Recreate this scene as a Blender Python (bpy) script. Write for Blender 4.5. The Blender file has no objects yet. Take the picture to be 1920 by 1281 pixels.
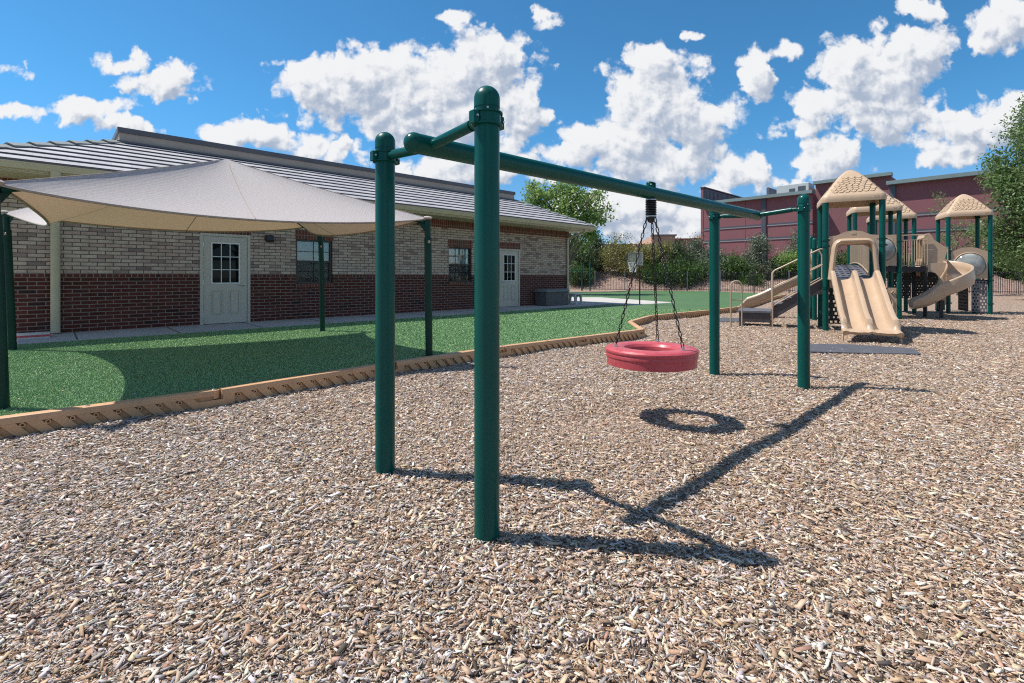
import bpy, bmesh, math, random
import numpy as np
from mathutils import Vector, Matrix

C = bpy.context.scene.collection
SC = bpy.context.scene
PI = math.pi
R = math.radians

# ------------------------------------------------------------------ camera
F = 915.0          # focal length in photo pixels (photo is 1920 wide)
H = 1.30           # eye height above the wood chips
cam = bpy.data.cameras.new('camera')
cam.sensor_width = 36.0
cam.lens = F / 1920 * 36.0
cam.shift_y = -(640.5 - 518.0) / 1920
cam.clip_start = 0.05
cam.clip_end = 3000
co = bpy.data.objects.new('camera', cam)
C.objects.link(co)
co.location = (0, 0, H)
co.rotation_euler = (PI / 2, 0, 0)
SC.camera = co

# ------------------------------------------------------------------ sun
SUN = Vector((-1.313, 0.207, 2.25)).normalized()
sl = bpy.data.lights.new('sun', 'SUN')
sl.energy = 5.0
sl.angle = R(0.5)
sl.color = (1.0, 0.955, 0.89)
so = bpy.data.objects.new('sun', sl)
C.objects.link(so)
so.rotation_euler = SUN.to_track_quat('Z', 'Y').to_euler()
so.location = (-8, 2, 14)

SC.view_settings.view_transform = 'Standard'
SC.view_settings.look = 'None'
SC.view_settings.gamma = 1.0
SC.view_settings.exposure = 0.38
SC.cycles.filter_width = 1.15
SC.cycles.max_bounces = 6
SC.cycles.diffuse_bounces = 3
SC.cycles.glossy_bounces = 3
SC.cycles.transmission_bounces = 4
SC.cycles.transparent_max_bounces = 8
try:
    SC.cycles.use_denoising = False
    SC.cycles.denoiser = 'OPENIMAGEDENOISE'
    SC.cycles.denoising_prefilter = 'ACCURATE'
except Exception:
    pass

# ------------------------------------------------------------------ sky with clouds
world = bpy.data.worlds.new('World')
SC.world = world
world.use_nodes = True
wt = world.node_tree
wn, wl = wt.nodes, wt.links
wn.clear()

def N(nodes, typ, **kw):
    n = nodes.new(typ)
    for k, v in kw.items():
        setattr(n, k, v)
    return n

# clouds as soft ellipses (in hundreds of photo pixels round the view axis), broken up by noise
BL = [  # cx, cy, rx, ry in photo pixels
 (745,175,235,92),(905,120,115,80),(690,128,130,52),(840,245,170,62),(965,205,60,62),(640,285,36,28),(880,315,160,40),(590,165,90,55),
 (1240,185,112,118),(1300,235,88,92),(1150,270,150,52),(1240,115,58,52),(1060,288,80,34),(1390,325,68,54),(1230,300,140,55),
 (1640,140,140,84),(1715,95,105,60),(1560,205,95,62),(1655,215,125,60),(1555,300,78,46),(1735,18,46,32),(1420,140,42,56),(1478,100,36,24),
 (1885,42,70,66),(1855,245,140,52),(1800,285,88,32),(1905,195,70,40),
 (312,152,92,42),(235,112,48,18),(165,212,112,38),(240,240,80,24),(20,135,62,16),(40,215,68,18),(478,252,120,38),(570,270,50,30),
 (852,36,44,14),(1025,40,34,24),(1300,65,26,11),(1180,400,190,60),(1260,440,120,40),(1100,395,90,50),(1500,240,70,18),(1760,215,100,16),
 (1490,345,60,22),(1700,350,80,20),(420,270,40,20),(660,285,40,26),(-200,180,160,60),(2150,150,180,90),(2500,260,300,110),(-700,200,300,120),
]
grp = bpy.data.node_groups.new('cloud_density', 'ShaderNodeTree')
grp.interface.new_socket('P', in_out='INPUT', socket_type='NodeSocketVector')
grp.interface.new_socket('D', in_out='OUTPUT', socket_type='NodeSocketFloat')
gn, gl = grp.nodes, grp.links
gi = gn.new('NodeGroupInput')
go = gn.new('NodeGroupOutput')
nz = N(gn, 'ShaderNodeTexNoise', noise_dimensions='2D')
nz.inputs['Scale'].default_value = 2.6
nz.inputs['Detail'].default_value = 6
nz.inputs['Roughness'].default_value = 0.54
gl.new(gi.outputs['P'], nz.inputs['Vector'])
nz2 = N(gn, 'ShaderNodeTexNoise', noise_dimensions='2D')
nz2.inputs['Scale'].default_value = 1.1
nz2.inputs['Detail'].default_value = 4
nz2.inputs['Roughness'].default_value = 0.55
gl.new(gi.outputs['P'], nz2.inputs['Vector'])
# gentle domain warp so that the ellipses lose their outline
w1 = N(gn, 'ShaderNodeVectorMath', operation='SUBTRACT')
gl.new(nz2.outputs['Color'], w1.inputs[0])
w1.inputs[1].default_value = (0.5, 0.5, 0.5)
w2 = N(gn, 'ShaderNodeVectorMath', operation='MULTIPLY_ADD')
gl.new(w1.outputs[0], w2.inputs[0])
w2.inputs[1].default_value = (0.9, 0.7, 0)
gl.new(gi.outputs['P'], w2.inputs[2])
prev = None
WISPS = {(852,36), (1025,40), (1300,65), (1500,240), (1760,215), (420,270), (660,285), (570,270), (235,112), (1478,100), (1490,345), (20,135), (40,215)}
for (cx, cy, rx, ry) in BL:
    kz = 0.0
    if (cx, cy) in WISPS:
        kz = 0.58; rx *= 1.45; ry *= 1.45
    a = N(gn, 'ShaderNodeVectorMath', operation='MULTIPLY_ADD')
    sx, sy = 100.0 / rx, 100.0 / ry
    gl.new(w2.outputs[0], a.inputs[0])
    a.inputs[1].default_value = (sx, sy, 0)
    a.inputs[2].default_value = (-(cx - 960) / 100 * sx, -(518 - cy) / 100 * sy, kz)
    b = N(gn, 'ShaderNodeVectorMath', operation='LENGTH')
    gl.new(a.outputs[0], b.inputs[0])
    if prev is None:
        prev = b.outputs['Value']
    else:
        m = N(gn, 'ShaderNodeMath', operation='SMOOTH_MIN')
        gl.new(prev, m.inputs[0])
        gl.new(b.outputs['Value'], m.inputs[1])
        m.inputs[2].default_value = 0.18
        prev = m.outputs[0]
s1 = N(gn, 'ShaderNodeMath', operation='MULTIPLY_ADD')      # solid inside, clear outside
s1.inputs[1].default_value = -1.75; s1.inputs[2].default_value = 1.75 * 0.93
gl.new(prev, s1.inputs[0])
s1c = N(gn, 'ShaderNodeMath', operation='MINIMUM'); gl.new(s1.outputs[0], s1c.inputs[0]); s1c.inputs[1].default_value = 0.95
s1 = s1c
acc = s1.outputs[0]
# rounded billows of three sizes, and a little fine noise for the fringe
w3 = N(gn, 'ShaderNodeVectorMath', operation='MULTIPLY_ADD')
nw = N(gn, 'ShaderNodeTexNoise', noise_dimensions='2D')
nw.inputs['Scale'].default_value = 2.2; nw.inputs['Detail'].default_value = 5; nw.inputs['Roughness'].default_value = 0.6
gl.new(gi.outputs['P'], nw.inputs['Vector'])
gl.new(nw.outputs['Color'], w3.inputs[0]); w3.inputs[1].default_value = (0.55, 0.55, 0.55); gl.new(gi.outputs['P'], w3.inputs[2])
for (sc_, amp) in ((1.5, 0.80), (3.6, 0.52), (8.5, 0.17)):
    vo_ = N(gn, 'ShaderNodeTexVoronoi', feature='F1', voronoi_dimensions='2D')
    vo_.inputs['Scale'].default_value = sc_
    gl.new(w3.outputs[0], vo_.inputs['Vector'])
    q_ = N(gn, 'ShaderNodeMath', operation='MULTIPLY_ADD')
    gl.new(vo_.outputs['Distance'], q_.inputs[0]); q_.inputs[1].default_value = -amp; 
    q2_ = N(gn, 'ShaderNodeMath', operation='ADD'); gl.new(acc, q2_.inputs[0]); q2_.inputs[1].default_value = amp * 0.42
    gl.new(q2_.outputs[0], q_.inputs[2]); acc = q_.outputs[0]
s2 = N(gn, 'ShaderNodeMath', operation='MULTIPLY_ADD')
gl.new(nz.outputs['Fac'], s2.inputs[0]); s2.inputs[1].default_value = 0.85
s3 = N(gn, 'ShaderNodeMath', operation='ADD'); gl.new(acc, s3.inputs[0]); s3.inputs[1].default_value = -0.385
gl.new(s3.outputs[0], s2.inputs[2])
gl.new(s2.outputs[0], go.inputs['D'])

geo = N(wn, 'ShaderNodeTexCoord')
sep = N(wn, 'ShaderNodeSeparateXYZ')
wl.new(geo.outputs['Generated'], sep.inputs[0])
ab = N(wn, 'ShaderNodeMath', operation='ABSOLUTE')
wl.new(sep.outputs['Y'], ab.inputs[0])
mx = N(wn, 'ShaderNodeMath', operation='MAXIMUM')
wl.new(ab.outputs[0], mx.inputs[0])
mx.inputs[1].default_value = 0.12
def div(o):
    d = N(wn, 'ShaderNodeMath', operation='DIVIDE')
    wl.new(o, d.inputs[0]); wl.new(mx.outputs[0], d.inputs[1])
    e = N(wn, 'ShaderNodeMath', operation='MULTIPLY')
    wl.new(d.outputs[0], e.inputs[0]); e.inputs[1].default_value = F / 100
    return e.outputs[0]
cmb = N(wn, 'ShaderNodeCombineXYZ')
wl.new(div(sep.outputs['X']), cmb.inputs[0])
wl.new(div(sep.outputs['Z']), cmb.inputs[1])
def dens(off):
    g = wn.new('ShaderNodeGroup'); g.node_tree = grp
    if off is None:
        wl.new(cmb.outputs[0], g.inputs['P'])
    else:
        v = N(wn, 'ShaderNodeVectorMath', operation='ADD')
        wl.new(cmb.outputs[0], v.inputs[0]); v.inputs[1].default_value = off
        wl.new(v.outputs[0], g.inputs['P'])
    return g.outputs['D']
d0 = dens(None)
d1 = dens((-0.07, 0.11, 0))
d2 = dens((-0.22, 0.40, 0))
msk = N(wn, 'ShaderNodeMapRange', interpolation_type='SMOOTHSTEP')
wl.new(d0, msk.inputs['Value'])
msk.inputs['From Min'].default_value = -0.02
msk.inputs['From Max'].default_value = 0.46
df = N(wn, 'ShaderNodeMath', operation='SUBTRACT')
wl.new(d0, df.inputs[0]); wl.new(d1, df.inputs[1])
lit = N(wn, 'ShaderNodeMath', operation='MULTIPLY_ADD')
wl.new(df.outputs[0], lit.inputs[0]); lit.inputs[1].default_value = 1.3; lit.inputs[2].default_value = 1.02
thick = N(wn, 'ShaderNodeMath', operation='MULTIPLY_ADD')
wl.new(d2, thick.inputs[0]); thick.inputs[1].default_value = -0.78
wl.new(lit.outputs[0], thick.inputs[2])
shade = N(wn, 'ShaderNodeMapRange', interpolation_type='SMOOTHSTEP')
wl.new(thick.outputs[0], shade.inputs['Value'])
shade.inputs['From Min'].default_value = -0.45
shade.inputs['From Max'].default_value = 1.15
CS = 7.2   # clouds share the sky's strength of 0.10
ccol = N(wn, 'ShaderNodeMix', data_type='RGBA')
wl.new(shade.outputs[0], ccol.inputs['Factor'])
ccol.inputs['A'].default_value = (0.43 * CS, 0.51 * CS, 0.65 * CS, 1)
ccol.inputs['B'].default_value = (0.95 * CS, 0.96 * CS, 0.98 * CS, 1)
sky = N(wn, 'ShaderNodeTexSky', sky_type='NISHITA')
sky.sun_disc = False
sky.sun_elevation = math.asin(SUN.z)
sky.sun_rotation = math.atan2(SUN.x, SUN.y)
sky.altitude = 1900
sky.air_density = 1.0
sky.dust_density = 0.25
sky.ozone_density = 2.0
tint = N(wn, 'ShaderNodeMix', data_type='RGBA', blend_type='MULTIPLY')
tint.inputs['Factor'].default_value = 1.0
wl.new(sky.outputs[0], tint.inputs['A'])
th = N(wn, 'ShaderNodeMapRange', interpolation_type='SMOOTHSTEP')
wl.new(sep.outputs['Z'], th.inputs['Value']); th.inputs['From Min'].default_value = 0.0; th.inputs['From Max'].default_value = 0.30
tc = N(wn, 'ShaderNodeMix', data_type='RGBA'); wl.new(th.outputs[0], tc.inputs['Factor'])
tc.inputs['A'].default_value = (0.70, 0.82, 0.96, 1); tc.inputs['B'].default_value = (0.47, 1.06, 1.25, 1)
wl.new(tc.outputs['Result'], tint.inputs['B'])
# unseen scattered clouds overhead and behind the camera, added to whiten the ambient light
nb = N(wn, 'ShaderNodeTexNoise', noise_dimensions='3D')
nb.inputs['Scale'].default_value = 2.6; nb.inputs['Detail'].default_value = 7; nb.inputs['Roughness'].default_value = 0.6
wl.new(geo.outputs['Generated'], nb.inputs['Vector'])
cb0 = N(wn, 'ShaderNodeMapRange', interpolation_type='SMOOTHSTEP')
wl.new(nb.outputs['Fac'], cb0.inputs['Value']); cb0.inputs['From Min'].default_value = 0.50; cb0.inputs['From Max'].default_value = 0.66
yb = N(wn, 'ShaderNodeMapRange', interpolation_type='SMOOTHSTEP')
wl.new(sep.outputs['Y'], yb.inputs['Value']); yb.inputs['From Min'].default_value = 0.30; yb.inputs['From Max'].default_value = -0.05
zb_ = N(wn, 'ShaderNodeMapRange', interpolation_type='SMOOTHSTEP')
wl.new(sep.outputs['Z'], zb_.inputs['Value']); zb_.inputs['From Min'].default_value = 0.66; zb_.inputs['From Max'].default_value = 0.80
mxb = N(wn, 'ShaderNodeMath', operation='MAXIMUM'); wl.new(yb.outputs[0], mxb.inputs[0]); wl.new(zb_.outputs[0], mxb.inputs[1])
mub = N(wn, 'ShaderNodeMath', operation='MULTIPLY'); wl.new(mxb.outputs[0], mub.inputs[0]); wl.new(cb0.outputs[0], mub.inputs[1])
fro = N(wn, 'ShaderNodeMath', operation='SUBTRACT'); fro.inputs[0].default_value = 1.0; wl.new(mxb.outputs[0], fro.inputs[1])
mfr = N(wn, 'ShaderNodeMath', operation='MULTIPLY'); wl.new(fro.outputs[0], mfr.inputs[0]); wl.new(msk.outputs[0], mfr.inputs[1])
mall = N(wn, 'ShaderNodeMath', operation='MAXIMUM'); wl.new(mub.outputs[0], mall.inputs[0]); wl.new(mfr.outputs[0], mall.inputs[1])
mixc = N(wn, 'ShaderNodeMix', data_type='RGBA')
wl.new(mall.outputs[0], mixc.inputs['Factor'])
wl.new(tint.outputs['Result'], mixc.inputs['A'])
wl.new(ccol.outputs['Result'], mixc.inputs['B'])
bg = N(wn, 'ShaderNodeBackground')
bg.inputs['Strength'].default_value = 0.10
wl.new(mixc.outputs['Result'], bg.inputs['Color'])
wo = N(wn, 'ShaderNodeOutputWorld')
wl.new(bg.outputs[0], wo.inputs['Surface'])

# ------------------------------------------------------------------ materials
MATS = {}
def newmat(name):
    m = bpy.data.materials.new(name)
    m.use_nodes = True
    nt = m.node_tree
    nt.nodes.clear()
    out = nt.nodes.new('ShaderNodeOutputMaterial')
    b = nt.nodes.new('ShaderNodeBsdfPrincipled')
    nt.links.new(b.outputs[0], out.inputs['Surface'])
    MATS[name] = m
    return m, nt, b, out

def ramp(nt, fac, stops):
    r = nt.nodes.new('ShaderNodeValToRGB')
    el = r.color_ramp.elements
    while len(el) > 1:
        el.remove(el[-1])
    el[0].position = stops[0][0]; el[0].color = (*stops[0][1], 1)
    for p, c in stops[1:]:
        e = el.new(p); e.color = (*c, 1)
    nt.links.new(fac, r.inputs[0])
    return r.outputs[0]

def noise(nt, scale, detail=4, vec=None, rough=0.55):
    n = nt.nodes.new('ShaderNodeTexNoise')
    n.inputs['Scale'].default_value = scale
    n.inputs['Detail'].default_value = detail
    n.inputs['Roughness'].default_value = rough
    if vec is not None:
        nt.links.new(vec, n.inputs['Vector'])
    return n.outputs['Fac']

def coords(nt, which='Object'):
    t = nt.nodes.new('ShaderNodeTexCoord')
    return t.outputs[which]

def bumpn(nt, b, h, strength=0.3, dist=0.01):
    bp = nt.nodes.new('ShaderNodeBump')
    bp.inputs['Strength'].default_value = strength
    bp.inputs['Distance'].default_value = dist
    nt.links.new(h, bp.inputs['Height'])
    nt.links.new(bp.outputs[0], b.inputs['Normal'])

def mat(name, col, rough=0.5, var=0.15, scale=6.0, bump=0.0, bscale=80.0, metal=0.0, spec=0.5, rvar=0.12, dirt=None):
    if name in MATS:
        return MATS[name]
    m, nt, b, out = newmat(name)
    v = coords(nt)
    n1 = noise(nt, scale, 5, v)
    lo = tuple(c * (1 - var) for c in col); hi = tuple(min(1, c * (1 + var)) for c in col)
    c = ramp(nt, n1, [(0.3, lo), (0.7, hi)])
    if dirt:
        n3 = noise(nt, scale * 3.1, 8, v, 0.7)
        mk = ramp(nt, n3, [(0.52, (0, 0, 0)), (0.72, (dirt[1],) * 3)])
        mm = nt.nodes.new('ShaderNodeMix'); mm.data_type = 'RGBA'
        nt.links.new(mk, mm.inputs['Factor']); nt.links.new(c, mm.inputs['A'])
        mm.inputs['B'].default_value = (*dirt[0], 1)
        c = mm.outputs['Result']
    nt.links.new(c, b.inputs['Base Color'])
    b.inputs['Metallic'].default_value = metal
    b.inputs['Specular IOR Level'].default_value = spec
    n2 = noise(nt, scale * 4, 4, v)
    rr = ramp(nt, n2, [(0.3, (max(0.02, rough - rvar),) * 3), (0.7, (min(1, rough + rvar),) * 3)])
    nt.links.new(rr, b.inputs['Roughness'])
    if bump > 0:
        bumpn(nt, b, noise(nt, bscale, 4, v), bump, 0.004)
    return m

GREEN = mat('green_powder_coat', (0.001, 0.070, 0.058), 0.30, 0.08, 3, 0.0, 150, spec=0.22)
DGREEN = mat('dark_green_paint', (0.005, 0.040, 0.026), 0.35, 0.15, 5, 0.0, 90, spec=0.2)
BEIGE = mat('beige_plastic', (0.455, 0.325, 0.218), 0.33, 0.05, 2, 0.03, 120, dirt=((0.41, 0.285, 0.185), 0.22))
BEIGE2 = mat('beige_roof_plastic', (0.475, 0.34, 0.225), 0.45, 0.05, 3, 0.08, 150)
TANRAIL = mat('tan_rail_coating', (0.40, 0.30, 0.205), 0.35, 0.08, 6)
DKDECK = mat('dark_deck_coating', (0.020, 0.017, 0.017), 0.55, 0.3, 8, 0.2, 120)
STRING = mat('brown_stair_coating', (0.055, 0.042, 0.042), 0.5, 0.25, 6)
TREAD = mat('grey_tread_coating', (0.10, 0.10, 0.115), 0.55, 0.25, 9, 0.3, 60)
TIRE = mat('red_tyre_plastic', (0.44, 0.066, 0.080), 0.38, 0.08, 4, 0.05, 90, spec=0.4, dirt=((0.52, 0.16, 0.17), 0.45))
BLACKR = mat('black_rubber', (0.012, 0.012, 0.013), 0.45, 0.3, 20)
CHAIN = mat('black_chain_steel', (0.035, 0.032, 0.032), 0.38, 0.4, 60, metal=0.6)
STEEL = mat('galvanised_steel', (0.5, 0.5, 0.5), 0.35, 0.15, 20, metal=0.9)
TIMBER = mat('tan_border_plastic', (0.54, 0.31, 0.16), 0.5, 0.08, 4, 0.15, 90, dirt=((0.34, 0.2, 0.12), 0.5))
CREAM = mat('cream_trim_paint', (0.50, 0.43, 0.29), 0.5, 0.05, 3)
DOORP = mat('grey_beige_door_paint', (0.50, 0.46, 0.38), 0.45, 0.04, 2)
WHITEP = mat('white_window_plastic', (0.72, 0.72, 0.70), 0.45, 0.03, 4)
BLACKF = mat('dark_bronze_frame', (0.022, 0.020, 0.020), 0.4, 0.2, 6)
PARAB = mat('beige_parapet_panel', (0.36, 0.31, 0.26), 0.6, 0.06, 2)
COPING = mat('dark_grey_metal_coping', (0.085, 0.085, 0.10), 0.42, 0.1, 2)
BLIND = mat('white_blind_slat', (0.70, 0.72, 0.72), 0.5, 0.04, 5)
CURT = mat('white_curtain_cloth', (0.62, 0.62, 0.62), 0.8, 0.1, 5)
INTER = mat('dark_interior', (0.03, 0.03, 0.035), 0.9, 0.2, 3)
BIN = mat('dark_grey_resin', (0.095, 0.09, 0.088), 0.5, 0.1, 4, 0.1, 60)
BINLID = mat('grey_lid_resin', (0.20, 0.20, 0.205), 0.5, 0.1, 4)
STOOLM = mat('white_grey_plastic', (0.55, 0.54, 0.52), 0.5, 0.05, 4)
MATR = mat('grey_rubber_mat', (0.072, 0.074, 0.086), 0.8, 0.15, 5, 0.4, 180, dirt=((0.35, 0.30, 0.26), 0.25))
WOODT = mat('bark', (0.16, 0.12, 0.09), 0.9, 0.35, 8, 0.6, 30)
FENCEM = mat('black_fence_paint', (0.018, 0.018, 0.020), 0.5, 0.2, 4)
FENCEP = mat('grey_fence_post', (0.16, 0.16, 0.17), 0.5, 0.2, 4)
HVACM = mat('light_grey_unit', (0.42, 0.44, 0.44), 0.5, 0.06, 1)
MAROON = mat('maroon_wall_panel', (0.19, 0.069, 0.079), 0.7, 0.07, 0.6, 0.1, 30)
MAROON2 = mat('maroon_block_wall', (0.180, 0.076, 0.082), 0.8, 0.08, 0.8, 0.2, 20)
TEALCOP = mat('teal_grey_coping', (0.16, 0.215, 0.215), 0.45, 0.08, 0.5)
SLATE = mat('slate_blue_pilaster', (0.055, 0.065, 0.085), 0.5, 0.1, 0.5)
LEDGE = mat('pale_ledge', (0.22, 0.20, 0.21), 0.6, 0.05, 0.5)
SCREENW = mat('grey_corrugated_screen', (0.10, 0.105, 0.125), 0.5, 0.1, 0.6)
TANB = mat('tan_stucco', (0.42, 0.27, 0.19), 0.8, 0.1, 0.5)
REDCOP = mat('red_brown_coping', (0.30, 0.09, 0.07), 0.6, 0.1, 0.5)
CONC = None

def glass_mat(name, tintc, trans):
    m, nt, b, out = newmat(name)
    nt.nodes.remove(b)
    g = nt.nodes.new('ShaderNodeBsdfGlossy'); g.inputs['Roughness'].default_value = 0.02
    g.inputs['Color'].default_value = (0.9, 0.93, 0.93, 1)
    t = nt.nodes.new('ShaderNodeBsdfTransparent'); t.inputs['Color'].default_value = (*tintc, 1)
    lw = nt.nodes.new('ShaderNodeFresnel'); lw.inputs['IOR'].default_value = 1.5
    ad = nt.nodes.new('ShaderNodeMath'); ad.operation = 'MULTIPLY_ADD'
    nt.links.new(lw.outputs[0], ad.inputs[0]); ad.inputs[1].default_value = 1.0; ad.inputs[2].default_value = 1 - trans
    ad.use_clamp = True
    mx_ = nt.nodes.new('ShaderNodeMixShader')
    nt.links.new(ad.outputs[0], mx_.inputs[0]); nt.links.new(t.outputs[0], mx_.inputs[1]); nt.links.new(g.outputs[0], mx_.inputs[2])
    nt.links.new(mx_.outputs[0], out.inputs['Surface'])
    return m
GLASS = glass_mat('window_glass', (0.85, 0.9, 0.9), 0.97)
m, nt, b, out = newmat('dark_door_glass')
b.inputs['Base Color'].default_value = (0.006, 0.008, 0.009, 1)
b.inputs['Roughness'].default_value = 0.03
b.inputs['Specular IOR Level'].default_value = 0.15
DGLASS = m
m, nt, b, out = newmat('cloudy_bubble_plastic')
v = coords(nt)
nt.links.new(ramp(nt, noise(nt, 4, 4, v), [(0.35, (0.17, 0.185, 0.18)), (0.65, (0.36, 0.37, 0.34))]), b.inputs['Base Color'])
b.inputs['Roughness'].default_value = 0.12
BUBBLE = m

def brick_mat(name, c1, c2, mortar, bw, rh, msz, extra, ns=7.0, offset=0.5, blotch=0.5):
    m, nt, b, out = newmat(name)
    v = coords(nt)
    s = nt.nodes.new('ShaderNodeSeparateXYZ'); nt.links.new(v, s.inputs[0])
    ad = nt.nodes.new('ShaderNodeMath'); ad.operation = 'ADD'
    nt.links.new(s.outputs[0], ad.inputs[0]); nt.links.new(s.outputs[1], ad.inputs[1])
    cb = nt.nodes.new('ShaderNodeCombineXYZ')
    nt.links.new(ad.outputs[0], cb.inputs[0]); nt.links.new(s.outputs[2], cb.inputs[1])
    br = nt.nodes.new('ShaderNodeTexBrick')
    nt.links.new(cb.outputs[0], br.inputs['Vector'])
    br.offset = offset
    br.inputs['Scale'].default_value = 1.0
    br.inputs['Brick Width'].default_value = bw
    br.inputs['Row Height'].default_value = rh
    br.inputs['Mortar Size'].default_value = msz
    br.inputs['Mortar Smooth'].default_value = 0.15
    br.inputs['Bias'].default_value = 0.0
    br.inputs['Color1'].default_value = (0, 0, 0, 1)
    br.inputs['Color2'].default_value = (1, 1, 1, 1)
    br.inputs['Mortar'].default_value = (0.5, 0.5, 0.5, 1)
    bw_ = nt.nodes.new('ShaderNodeSeparateColor'); nt.links.new(br.outputs['Color'], bw_.inputs[0])
    cr = ramp(nt, bw_.outputs[0], [(0.0, c1), (0.45, tuple((p + q) / 2 for p, q in zip(c1, c2))), (0.8, c2), (1.0, extra)])
    n1 = noise(nt, ns, 6, cb.outputs[0], 0.65)
    mx_ = nt.nodes.new('ShaderNodeMix'); mx_.data_type = 'RGBA'; mx_.blend_type = 'MULTIPLY'
    mx_.inputs['Factor'].default_value = blotch
    nt.links.new(cr, mx_.inputs['A'])
    nt.links.new(ramp(nt, n1, [(0.3, (0.55, 0.5, 0.5)), (0.7, (1.25, 1.22, 1.2))]), mx_.inputs['B'])
    m2 = nt.nodes.new('ShaderNodeMix'); m2.data_type = 'RGBA'
    nt.links.new(br.outputs['Fac'], m2.inputs['Factor'])
    nt.links.new(mx_.outputs['Result'], m2.inputs['A']); m2.inputs['B'].default_value = (*mortar, 1)
    nt.links.new(m2.outputs['Result'], b.inputs['Base Color'])
    b.inputs['Roughness'].default_value = 0.88
    b.inputs['Specular IOR Level'].default_value = 0.25
    inv = nt.nodes.new('ShaderNodeMath'); inv.operation = 'MULTIPLY_ADD'
    nt.links.new(br.outputs['Fac'], inv.inputs[0]); inv.inputs[1].default_value = -1.0
    n2 = noise(nt, 60, 3, cb.outputs[0])
    nt.links.new(n2, inv.inputs[2])
    bumpn(nt, b, inv.outputs[0], 0.5, 0.006)
    return m
TBRICK = brick_mat('tan_brick', (0.57, 0.465, 0.36), (0.48, 0.35, 0.285), (0.105, 0.088, 0.075), 0.26, 0.0795, 0.0085, (0.25, 0.18, 0.155), 5.0, 0.5, 0.55)
RBRICK = brick_mat('red_brick', (0.082, 0.022, 0.018), (0.115, 0.033, 0.025), (0.23, 0.185, 0.15), 0.26, 0.0795, 0.0085, (0.035, 0.018, 0.018), 6.0, 0.5, 0.6)
SBRICK = brick_mat('red_soldier_brick', (0.145, 0.048, 0.034), (0.19, 0.065, 0.045), (0.23, 0.185, 0.15), 0.0795, 0.30, 0.0085, (0.09, 0.035, 0.028), 6.0, 0.0, 0.5)
HBRICK = brick_mat('red_header_brick', (0.105, 0.03, 0.024), (0.14, 0.042, 0.032), (0.23, 0.185, 0.15), 0.105, 0.0795, 0.0085, (0.05, 0.02, 0.02), 6.0, 0.0, 0.5)

def tile_mat():
    m, nt, b, out = newmat('grey_concrete_roof_tile')
    v = coords(nt)
    s = nt.nodes.new('ShaderNodeSeparateXYZ'); nt.links.new(v, s.inputs[0])
    cb = nt.nodes.new('ShaderNodeCombineXYZ')
    nt.links.new(s.outputs[0], cb.inputs[0]); nt.links.new(s.outputs[2], cb.inputs[1])
    br = nt.nodes.new('ShaderNodeTexBrick'); nt.links.new(cb.outputs[0], br.inputs['Vector'])
    br.inputs['Scale'].default_value = 1
    br.inputs['Brick Width'].default_value = 0.33
    br.inputs['Row Height'].default_value = 0.1375
    br.inputs['Mortar Size'].default_value = 0.003
    br.inputs['Color1'].default_value = (0.33, 0.325, 0.34, 1)
    br.inputs['Color2'].default_value = (0.42, 0.41, 0.425, 1)
    br.inputs['Mortar'].default_value = (0.22, 0.215, 0.22, 1)
    mx_ = nt.nodes.new('ShaderNodeMix'); mx_.data_type = 'RGBA'; mx_.blend_type = 'MULTIPLY'
    mx_.inputs['Factor'].default_value = 0.6
    nt.links.new(br.outputs['Color'], mx_.inputs['A'])
    nt.links.new(ramp(nt, noise(nt, 5, 6, v, 0.65), [(0.3, (0.8, 0.8, 0.8)), (0.7, (1.1, 1.1, 1.1))]), mx_.inputs['B'])
    nt.links.new(mx_.outputs['Result'], b.inputs['Base Color'])
    b.inputs['Roughness'].default_value = 0.75
    bumpn(nt, b, noise(nt, 90, 4, v), 0.2, 0.004)
    return m
TILE = tile_mat()
TILEE = mat('dark_tile_edge', (0.075, 0.072, 0.08), 0.8, 0.15, 5)
CAPT = mat('grey_green_hip_cap', (0.20, 0.215, 0.205), 0.6, 0.12, 5)

def fabric_mat():
    m, nt, b, out = newmat('shade_cloth')
    v = coords(nt)
    wv = nt.nodes.new('ShaderNodeTexWave'); wv.wave_type = 'BANDS'; wv.bands_direction = 'X'
    wv.inputs['Scale'].default_value = 9; wv.inputs['Distortion'].default_value = 6; wv.inputs['Detail'].default_value = 4
    wv.inputs['Detail Scale'].default_value = 3
    nt.links.new(v, wv.inputs['Vector'])
    nn = noise(nt, 140, 3, v, 0.8)
    ad = nt.nodes.new('ShaderNodeMath'); ad.operation = 'MULTIPLY_ADD'
    nt.links.new(wv.outputs['Fac'], ad.inputs[0]); ad.inputs[1].default_value = 0.35; nt.links.new(nn, ad.inputs[2])
    nt.links.new(ramp(nt, ad.outputs[0], [(0.35, (0.42, 0.38, 0.37)), (0.95, (0.55, 0.50, 0.485))]), b.inputs['Base Color'])
    b.inputs['Roughness'].default_value = 0.85
    b.inputs['Specular IOR Level'].default_value = 0.2
    tr = nt.nodes.new('ShaderNodeBsdfTranslucent')
    nt.links.new(ramp(nt, ad.outputs[0], [(0.35, (0.56, 0.335, 0.19)), (0.95, (0.70, 0.45, 0.28))]), tr.inputs['Color'])
    mx_ = nt.nodes.new('ShaderNodeMixShader'); mx_.inputs[0].default_value = 0.15
    nt.links.new(b.outputs[0], mx_.inputs[1]); nt.links.new(tr.outputs[0], mx_.inputs[2])
    nt.links.new(mx_.outputs[0], out.inputs['Surface'])
    bumpn(nt, b, ad.outputs[0], 0.25, 0.004)
    return m
FABRIC = fabric_mat()
HEM = mat('shade_cloth_hem', (0.34, 0.29, 0.25), 0.8, 0.1, 20)

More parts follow.
